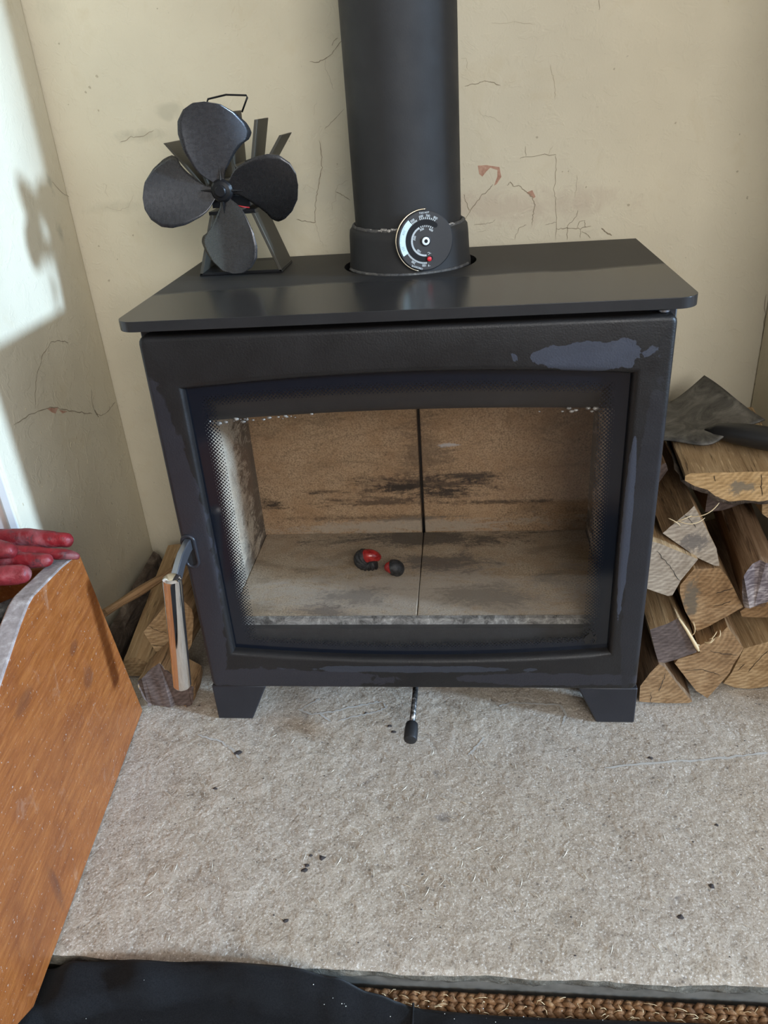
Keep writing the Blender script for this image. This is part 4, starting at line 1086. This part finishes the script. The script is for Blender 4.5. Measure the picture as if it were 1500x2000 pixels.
# ------------------------------------------------------------------ wooden box with gloves
m_oak = Mat('varnished_orange_wood', .42, spec=.4, coat=.12)
v = m_oak.map((120, 7, 120), rot=(math.radians(-33), 0, 0))
wn = m_oak.noise(1.4, 6, .62, .6, vec=v); wl = m_oak.noise(9, 5, .6, .4); wf = m_oak.noise(3.2, 5, .7, .3, vec=m_oak.map((200, 14, 200), rot=(math.radians(-33), 0, 0)))
c = m_oak.ramp(wn, [(.25, (.21, .060, .015)), (.5, (.30, .094, .023)), (.75, (.40, .145, .038))])
c = m_oak.mix(m_oak.mr(wl, .52, .72, 0, .55), c, (.17, .045, .014))
c = m_oak.mix(m_oak.mr(m_oak.noise(24, 6, .7, .7), .60, .72, 0, .35), c, (.46, .28, .18))
c = m_oak.mix(m_oak.mr(wf, .66, .74, 0, .35), c, (.46, .27, .13))
for p, r in (((0, -.13, .245), (.1, .016, .010)), ((0, -.118, .185), (.1, .020, .020)), ((0, -.33, .06), (.1, .006, .030)), ((0, -.27, .28), (.1, .03, .012)), ((0, -.335, .055), (.1, .012, .055))):
    c = m_oak.mix(m_oak.mr(m_oak.blob(p, r, wl, .5), .6, 1.0, .55, 0), c, (.13, .045, .022))
c = m_oak.mix(m_oak.mr(m_oak.noise(240, 3, .6), .66, .72, 0, .6), c, (.62, .52, .44))
m_oak.set('Base Color', c)
m_oak.set('Roughness', m_oak.mr(m_oak.noise(45, 5, .7), .35, .65, .28, .55))
b_ = m_oak.bump(wf, .35, .0014); m_oak.bump(wl, .3, .004, b_)
m_rim = Mat('dusty_grey_rim', .8)
rn = m_rim.noise(70, 6, .7)
m_rim.set('Base Color', m_rim.ramp(rn, [(.3, (.20, .165, .155)), (.55, (.36, .31, .295)), (.75, (.60, .56, .54))]))
m_rim.bump(rn, .4, .002)
m_inbox = Mat('dark_box_inside', .8, color=(.07, .035, .02))
SD = Vector((.0997, -.9950, 0)).normalized(); SN = Vector((.9950, .0997, 0)).normalized()
B0 = Vector((-.445, .019, 0))
ZB = .0025
prof = [(0, ZB), (.059, .334), (.118, .348), (.200, .3615), (.216, .3605), (.245, .353), (.320, .327), (.52, .255), (.60, .200), (.60, .105), (.49, .022), (.462, ZB)]
def bp(s_, z, inw): return B0 + SD * s_ - SN * inw + Vector((0, 0, z))
box = thing('log_box', (-.60, -.22, ZB), 'orange varnished wooden log box with sloping sides at the left', 'box')
TH, WID = .025, .36
n = len(prof)
for k, (i0, i1) in enumerate(((0, TH), (WID - TH, WID))):
    vs = [bp(s_, z, i0) for s_, z in prof] + [bp(s_, z, i1) for s_, z in prof]
    fs = [tuple(range(n)), tuple(range(2 * n - 1, n - 1, -1))] + [(i, i + n, (i + 1) % n + n, (i + 1) % n) for i in range(n)]
    mb = MB().add(vs, fs)
    for i in range(n):
        if 1 <= i <= 8: mb.mi[2 + i] = 1
    mb.build('side_panel', [m_oak, m_rim], box, bevel=.003, seg=3, org=(B0.x, 0, 0))
def slab(name, s0, z0, s1, z1, t, mat):
    dvec = Vector((s1 - s0, z1 - z0)); nn = Vector((-dvec.y, dvec.x)).normalized() * t
    q = [(s0, z0), (s1, z1), (s1 + nn.x, z1 + nn.y), (s0 + nn.x, z0 + nn.y)]
    vs = [bp(a, b, TH) for a, b in q] + [bp(a, b, WID - TH) for a, b in q]
    MB().add(vs, [(0, 1, 2, 3), (7, 6, 5, 4), (0, 4, 5, 1), (1, 5, 6, 2), (2, 6, 7, 3), (3, 7, 4, 0)]).build(name, mat, box, bevel=.002)
slab('back_panel', .004, ZB + .004, .060, .325, -.016, m_oak)
slab('bottom_panel', .02, ZB + .002, .46, ZB + .002, .016, m_inbox)
slab('front_panel', .462, ZB + .006, .597, .108, .016, m_oak)
slab('front_panel', .597, .108, .597, .195, .016, m_oak)
# gloves
def glove(name, label, fingers, palm, base_mat, cuff):
    mb = MB()
    def cap(a, b, r0, r1, n=14):
        a, b = Vector(a), Vector(b); t = (b - a).normalized(); pts, rr = [], []
        for k in range(5): q = math.pi / 2 * (k / 4); pts.append(a - t * r0 * math.cos(q)); rr.append(max(1e-4, r0 * math.sin(q)))
        for k in range(1, 5): pts.append(a.lerp(b, k / 5)); rr.append(r0 + (r1 - r0) * k / 5)
        for k in range(5): q = math.pi / 2 * (k / 4); pts.append(b + t * r1 * math.sin(q)); rr.append(max(1e-4, r1 * math.cos(q)))
        mb.tube(pts, rr, n)
    for pl in fingers:
        for (a, ra), (b, rb) in zip(pl, pl[1:]): cap(a, b, ra, rb)
    for (a, b, r0, r1) in palm: cap(a, b, r0, r1, 18)
    o = mb.build(name, base_mat, smooth=True)
    rm = o.modifiers.new('remesh', 'REMESH'); rm.mode = 'VOXEL'; rm.voxel_size = .0026; rm.use_smooth_shade = True
    s2 = o.modifiers.new('smooth', 'SMOOTH'); s2.factor = .5; s2.iterations = 4
    tx = bpy.data.textures.new(name + '_wrinkle', 'CLOUDS'); tx.noise_scale = .018
    dm = o.modifiers.new('wrinkle', 'DISPLACE'); dm.texture = tx; dm.strength = .004; dm.mid_level = .5
    return tag(o, label, 'glove', 'red gloves in the log box')
def glove_mat(name, a, b, dust):
    m = Mat(name, .5, spec=.4)
    n_ = m.noise(38, 5, .65, .6); n2_ = m.noise(22, 4, .6, .8)
    c = m.ramp(n_, [(.35, a), (.65, b)])
    c = m.mix(m.mr(n2_, .50, .68, 0, dust), c, (.42, .27, .27))
    c = m.mix(m.mr(m.noise(55, 5, .7, 1), .56, .68, 0, .8), c, (.05, .025, .028))
    m.set('Base Color', c); m.bump(n_, .5, .004)
    return m
m_gl1 = glove_mat('dusty_red_rubber', (.11, .003, .005), (.23, .010, .014), .22)
m_gl2 = glove_mat('dusty_pink_red_rubber', (.13, .008, .010), (.25, .030, .034), .42)
glove('work_glove', 'dusty dark red work glove at the back of the wooden box, fingertips on the rim',
      [[((-.60, -.055, .365), .015), ((-.50, -.050, .363), .0135), ((-.450, -.046, .357), .0105)],
       [((-.60, -.075, .362), .012), ((-.50, -.080, .360), .010), ((-.440, -.073, .3515), .0072), ((-.427, -.070, .3475), .005)],
       [((-.60, -.098, .362), .012), ((-.50, -.100, .361), .0105), ((-.452, -.098, .358), .0095)],
       [((-.61, -.115, .355), .012), ((-.55, -.125, .345), .011), ((-.515, -.125, .335), .010)],
       [((-.66, -.04, .36), .014), ((-.62, -.025, .355), .012), ((-.585, -.022, .350), .011)]],
      [((-.70, -.075, .362), (-.61, -.075, .362), .03, .024), ((-.68, -.10, .36), (-.61, -.10, .36), .026, .018)], m_gl1, None)
glove('work_glove', 'pinkish dusty red work glove lying in front of the other glove in the wooden box',
      [[((-.61, -.105, .386), .015), ((-.53, -.107, .383), .014), ((-.490, -.107, .379), .0115)],
       [((-.61, -.155, .368), .016), ((-.52, -.148, .366), .015), ((-.462, -.137, .363), .0125)],
       [((-.62, -.200, .350), .014), ((-.54, -.215, .347), .014), ((-.480, -.208, .345), .012)],
       [((-.63, -.225, .345), .013), ((-.57, -.245, .335), .0125), ((-.53, -.25, .325), .011)],
       [((-.66, -.09, .38), .014), ((-.64, -.06, .395), .012), ((-.62, -.04, .40), .011)]],
      [((-.71, -.15, .372), (-.63, -.14, .372), .032, .026), ((-.69, -.19, .36), (-.63, -.19, .356), .028, .022)], m_gl2, None)
m_coal = Mat('charred_black', .5)
cn = m_coal.noise(90, 5, .7, 1)
m_coal.set('Base Color', m_coal.ramp(cn, [(.4, (.012, .012, .012)), (.62, (.05, .05, .048)), (.78, (.42, .41, .38))])); m_coal.bump(cn, .6, .003)
tag(MB().tube([(-.455, -.150, .338), (-.470, -.168, .334), (-.52, -.20, .322), (-.60, -.23, .30)], [.006, .011, .0125, .0125], 14).build('charred_stick', m_coal, smooth=True), 'blackened stick in the wooden box beneath the red gloves', 'stick')
tag(MB().tube([(-.74, -.10, .075), (-.62, -.11, .08), (-.50, -.12, .075)], [.05, .055, .05], 9).build('firewood_log', m_sd), 'dark split log at the bottom of the wooden box', 'log')
tag(MB().tube([(-.745, -.13, .20), (-.62, -.15, .22), (-.50, -.14, .235)], [.06, .07, .06], 9).build('firewood_log', m_sd), 'thick dark log in the wooden box holding up the red gloves', 'log')

# ------------------------------------------------------------------ charred red curls on the firebox floor
m_redf = Mat('glossy_red_flesh', .22, color=(.36, .018, .016), spec=.6)
m_redf.set('Base Color', m_redf.ramp(m_redf.noise(120, 4), [(.35, (.20, .01, .01)), (.65, (.48, .03, .025))]))
m_char = Mat('charred_shell', .55, color=(.02, .019, .019))
m_char.set('Base Color', m_char.ramp(m_char.noise(160, 4, .7), [(.4, (.012, .012, .013)), (.7, (.06, .058, .06))]))
def curl(name, label, c, R0, r0, a0, a1, ridges, tiltx, redfrom, s=1.0):
    t = thing(name, (c[0], c[1], ZFB), label, 'charred curl', 'charred red curls on the firebox floor')
    def ringset(fa, fb, mat, nm, rid, grow=0.0):
        vs, fs = [], []; K, N = 40, 26
        for k in range(K + 1):
            f = fa + (fb - fa) * k / K; a = math.radians(a0 + (a1 - a0) * f)
            r = r0 * (0.45 + .75 * math.sin(math.pi * min(1, (f * .82 + .14))) ** .7) + grow
            if k in (0, K): r *= .35
            if rid: r *= 1 + .09 * math.sin(f * rid * 2 * math.pi)
            cx, cz = R0 * math.cos(a), R0 * math.sin(a) * .92
            for j in range(N):
                q = 2 * math.pi * j / N
                rx = r * math.cos(q); ry = r * math.sin(q)
                p = Vector((cx + rx * math.cos(a), ry, cz + rx * math.sin(a)))
                p = Matrix.Rotation(tiltx, 3, 'X') @ p
                vs.append(Vector(c) + p)
        for k in range(K):
            for j in range(N): fs.append((k * N + j, k * N + (j + 1) % N, (k + 1) * N + (j + 1) % N, (k + 1) * N + j))
        fs.append(tuple(range(N))); fs.append(tuple(range(K * N, K * N + N)))
        MB().add(vs, fs).build(nm, mat, t, smooth=True)
    ringset(0, redfrom, m_char, 'shell', ridges, .0006)
    ringset(redfrom - .06, 1, m_redf, 'flesh', 0, -.0004)
    return t
curl('charred_curl', 'larger curled black ridged shell with glossy red end on the firebox floor', (-.080, .172, ZFB + .021), .0135, .0105, 300, 20, 15, .45, .68)
curl('charred_curl', 'smaller rounded black curl with a red opening beside the larger one', (-.043, .150, ZFB + .0165), .0065, .0105, -60, 170, 0, .5, .72)

# ------------------------------------------------------------------ coir mat, black cloth, crumbs
m_coir = Mat('coir_fibre', .9)
cn = m_coir.noise(60, 5, .7)
m_coir.set('Base Color', m_coir.ramp(cn, [(.3, (.10, .045, .018)), (.55, (.25, .125, .052)), (.78, (.44, .27, .13))]))
m_coir.bump(m_coir.noise(300, 4, .7), .7, .002)
mat_t = thing('coir_mat', (0, -.55, ZF), 'brown plaited coir mat on the floor along the front of the hearth', 'mat')
MB().box((-.80, -.76, ZF + .0005), (.80, -.386, ZF + .008)).build('backing', m_coir, mat_t)
mb = MB()
for r in range(18):
    yr = -.3895 - r * .0105
    for k in range(150):
        x = -.78 + k * .0105
        for sg in (-1, 1):
            a = sg * .55 + random.gauss(0, .12); L_ = .0085
            dx, dy = math.cos(a) * L_, math.sin(a) * L_ * .75
            jy = yr + sg * .0022; jz = ZF + .0115 + random.uniform(-.0008, .001) + (.001 if (k + (sg > 0)) % 2 else 0)
            mb.tube([(x - dx, jy - dy, jz - .002), (x, jy, jz + .0018), (x + dx, jy + dy, jz - .002)], [.0022, .0036, .0022], 6)
tag(mb.build('plait', m_coir, mat_t, smooth=True), kind='stuff')
mb = MB()
for k in range(700):
    x = random.uniform(-.5, .7); y = random.uniform(-.46, -.388); z = ZF + .014; a = random.uniform(0, 6.28); L_ = random.uniform(.006, .018)
    pts = []
    for j in range(4): pts.append((x, y, z + .004 * math.sin(j))); x += math.cos(a) * L_ / 3; y += math.sin(a) * L_ / 3 * .5; a += random.uniform(-.6, .6)
    if min(p[1] for p in pts) < -.6 or max(p[1] for p in pts) > -.383: continue
    mb.tube(pts, .0004, 3, caps=False)
tag(mb.build('loose_fibre', m_fibre, mat_t), kind='stuff')

m_cloth = Mat('black_cotton_cloth', .92, spec=.15)
m_cloth.set('Base Color', m_cloth.ramp(m_cloth.noise(700, 2), [(.3, (.006, .006, .0065)), (.7, (.013, .013, .014))]))
m_cloth.set('Sheen Weight', .06); m_cloth.set('Sheen Roughness', .5)
m_cloth.bump(m_cloth.noise(900, 2, .6, vec=m_cloth.map((1, 1.4, 1))), .4, .0006)
def lin(x, pts):
    if x <= pts[0][0]: return pts[0][1]
    for (x0, y0), (x1, y1) in zip(pts, pts[1:]):
        if x <= x1:
            t = (x - x0) / (x1 - x0); t = t * t * (3 - 2 * t); return y0 + (y1 - y0) * t
    return pts[-1][1]
rear = [(-.50, -.016), (-.41, -.012), (-.375, .006), (-.30, .013), (-.20, .016), (-.12, .013), (-.08, .005), (-.04, -.010), (.0, -.021), (.05, -.024), (.6, -.024)]
ry = [(-.50, -.392), (-.39, -.389), (-.14, -.389), (-.08, -.393), (-.03, -.400), (.02, -.409), (.1, -.411), (.4, -.408), (.6, -.405)]
nx, ny = 170, 50
vs, fs = [], []
for j in range(ny + 1):
    for i in range(nx + 1):
        x = -.50 + 1.09 * i / nx; t = j / ny
        y0 = lin(x, ry); y = y0 - t * (.66 - .40)
        x2 = x + .052 * max(0, t - .0) * 0
        z = lin(x, rear)
        d = y0 - y
        # fold ridges running towards the viewer
        def ridge(xa, slope, wdt, h): return h * math.exp(-((x - (xa + slope * d)) / wdt) ** 2)
        hol = lin(x, [(-.5, -.46), (-.39, -.435), (-.30, -.412), (-.22, -.398), (-.14, -.408), (-.05, -.424), (.06, -.46)])
        fold = -.038 * max(0, min(1, (hol - y) / .010)) * (1 if -.40 < x < .0 else 0) + ridge(-.31, .9, .022, .007) - ridge(-.335, .35, .03, .012) + ridge(-.20, 1.9, .035, .008) - ridge(-.26, 1.2, .03, .010) + ridge(.20, 1.4, .05, .006) + ridge(.06, -.9, .02, .006) + ridge(.42, -1.2, .04, .006)
        drop = -.050 * min(1, d / .09) * max(0, min(1, (z + .024) / .03))
        z = z + drop * .6 + fold * min(1, d / .012) + .0022 * mnoise.noise(Vector((x * 22, y * 22, 0))) * min(1, d / .01)
        if d > .02: z += .010 * min(1, (d - .02) / .05)
        z = max(z, ZF + .0205 + .0008 * mnoise.noise(Vector((x * 40, y * 40, 3))))
        if j == 0: z -= .004 if z > -.02 else .0018
        if y0 > -.3925 and z > -.012 and y > -.386: y = -.388
        vs.append((x, y, z))
for j in range(ny):
    for i in range(nx): fs.append((j * (nx + 1) + i, j * (nx + 1) + i + 1, (j + 1) * (nx + 1) + i + 1, (j + 1) * (nx + 1) + i))
cloth = MB().add(vs, fs).build('black_cloth', m_cloth, smooth=True)
sm = cloth.modifiers.new('solid', 'SOLIDIFY'); sm.thickness = .0018; sm.offset = 1
tag(cloth, 'black cotton cloth with soft folds lying on the mat in front of the hearth', 'cloth')
def cz(x, y):
    best = min(vs, key=lambda p: (p[0] - x) ** 2 + (p[1] - y) ** 2); return best[2]
mb = MB(); pts = [(.0085 + .002 * k / 11, -.4035 - .02 * k, 0) for k in range(12)]
pts = [(x, y, cz(x, y) + .0022) for x, y, _ in pts]
mb.tube(pts, .0013, 6).build('seam', m_cloth, cloth, smooth=True)
mb = MB()
for k in range(70):
    x = random.uniform(-.1, .45) if random.random() < .8 else random.uniform(-.36, .45); y = -.40 - abs(random.gauss(0, .025)); z = cz(x, y) + .0024; r = random.uniform(.0002, .0008)
    mb.add([(x - r, y, z), (x, y - r, z + .0003), (x + r, y, z), (x, y + r, z), (x, y, z + r)], [(0, 1, 4), (1, 2, 4), (2, 3, 4), (3, 0, 4)])
m_crumb = Mat('pale_crumb', .9, color=(.72, .70, .64))
tag(mb.build('lint_speck', m_crumb, cloth), kind='stuff')

# splinters, ash flakes and char crumbs strewn on the hearth
mb = MB()
def clear(x, y): return not (x < -.40 + .12 * (-.0) and y > -.6 and x < -.385)
for k in range(190):
    x = random.uniform(-.36, .5); y = random.uniform(-.37, -.03)
    if random.random() < .45: x, y = random.gauss(.06, .10), random.gauss(-.22, .07)
    if not (-.37 < x < .52 and -.368 < y < -.02): continue
    a = random.gauss(1.9, .5); L_ = random.uniform(.002, .009); wdt = random.uniform(.0003, .0009); z = hz(x, y) + .0011
    ca, sa = math.cos(a), math.sin(a)
    mb.add([(x - ca * L_ - sa * wdt, y - sa * L_ + ca * wdt, z), (x + sa * wdt, y - ca * wdt, z), (x + ca * L_, y + sa * L_, z), (x - sa * wdt, y + ca * wdt, z), (x, y, z + wdt)],
           [(0, 1, 4), (1, 2, 4), (2, 3, 4), (3, 0, 4)])
m_splint = Mat('pale_splinter', .85, color=(.66, .59, .47))
tag(mb.build('wood_splinters', m_splint), 'pale wood splinters and ash flakes strewn over the hearth', 'splinters', kind='stuff')
mb = MB()
for (x, y) in DK + [(random.uniform(-.3, .52), random.uniform(-.36, .0)) for _ in range(70)]:
    big = (x, y) in DK
    r = random.uniform(.003, .0065) if big else random.uniform(.0006, .0018); a0_ = random.uniform(0, 6); z = hz(x, y) + .0004
    ring = [(x + r * random.uniform(.5, 1.2) * math.cos(a0_ + q), y + r * .7 * random.uniform(.5, 1.2) * math.sin(a0_ + q), z) for q in (0, .9, 1.8, 2.7, 3.6, 4.5, 5.4)]
    mb.add(ring + [(x, y, z + min(.0012, r * .5))], [(i, (i + 1) % 7, 7) for i in range(7)])
m_crumbd = Mat('char_crumb', .9, color=(.05, .042, .04))
tag(mb.build('char_crumbs', m_crumbd), 'dark charcoal crumbs and stains scattered over the hearth', 'crumbs', kind='stuff')
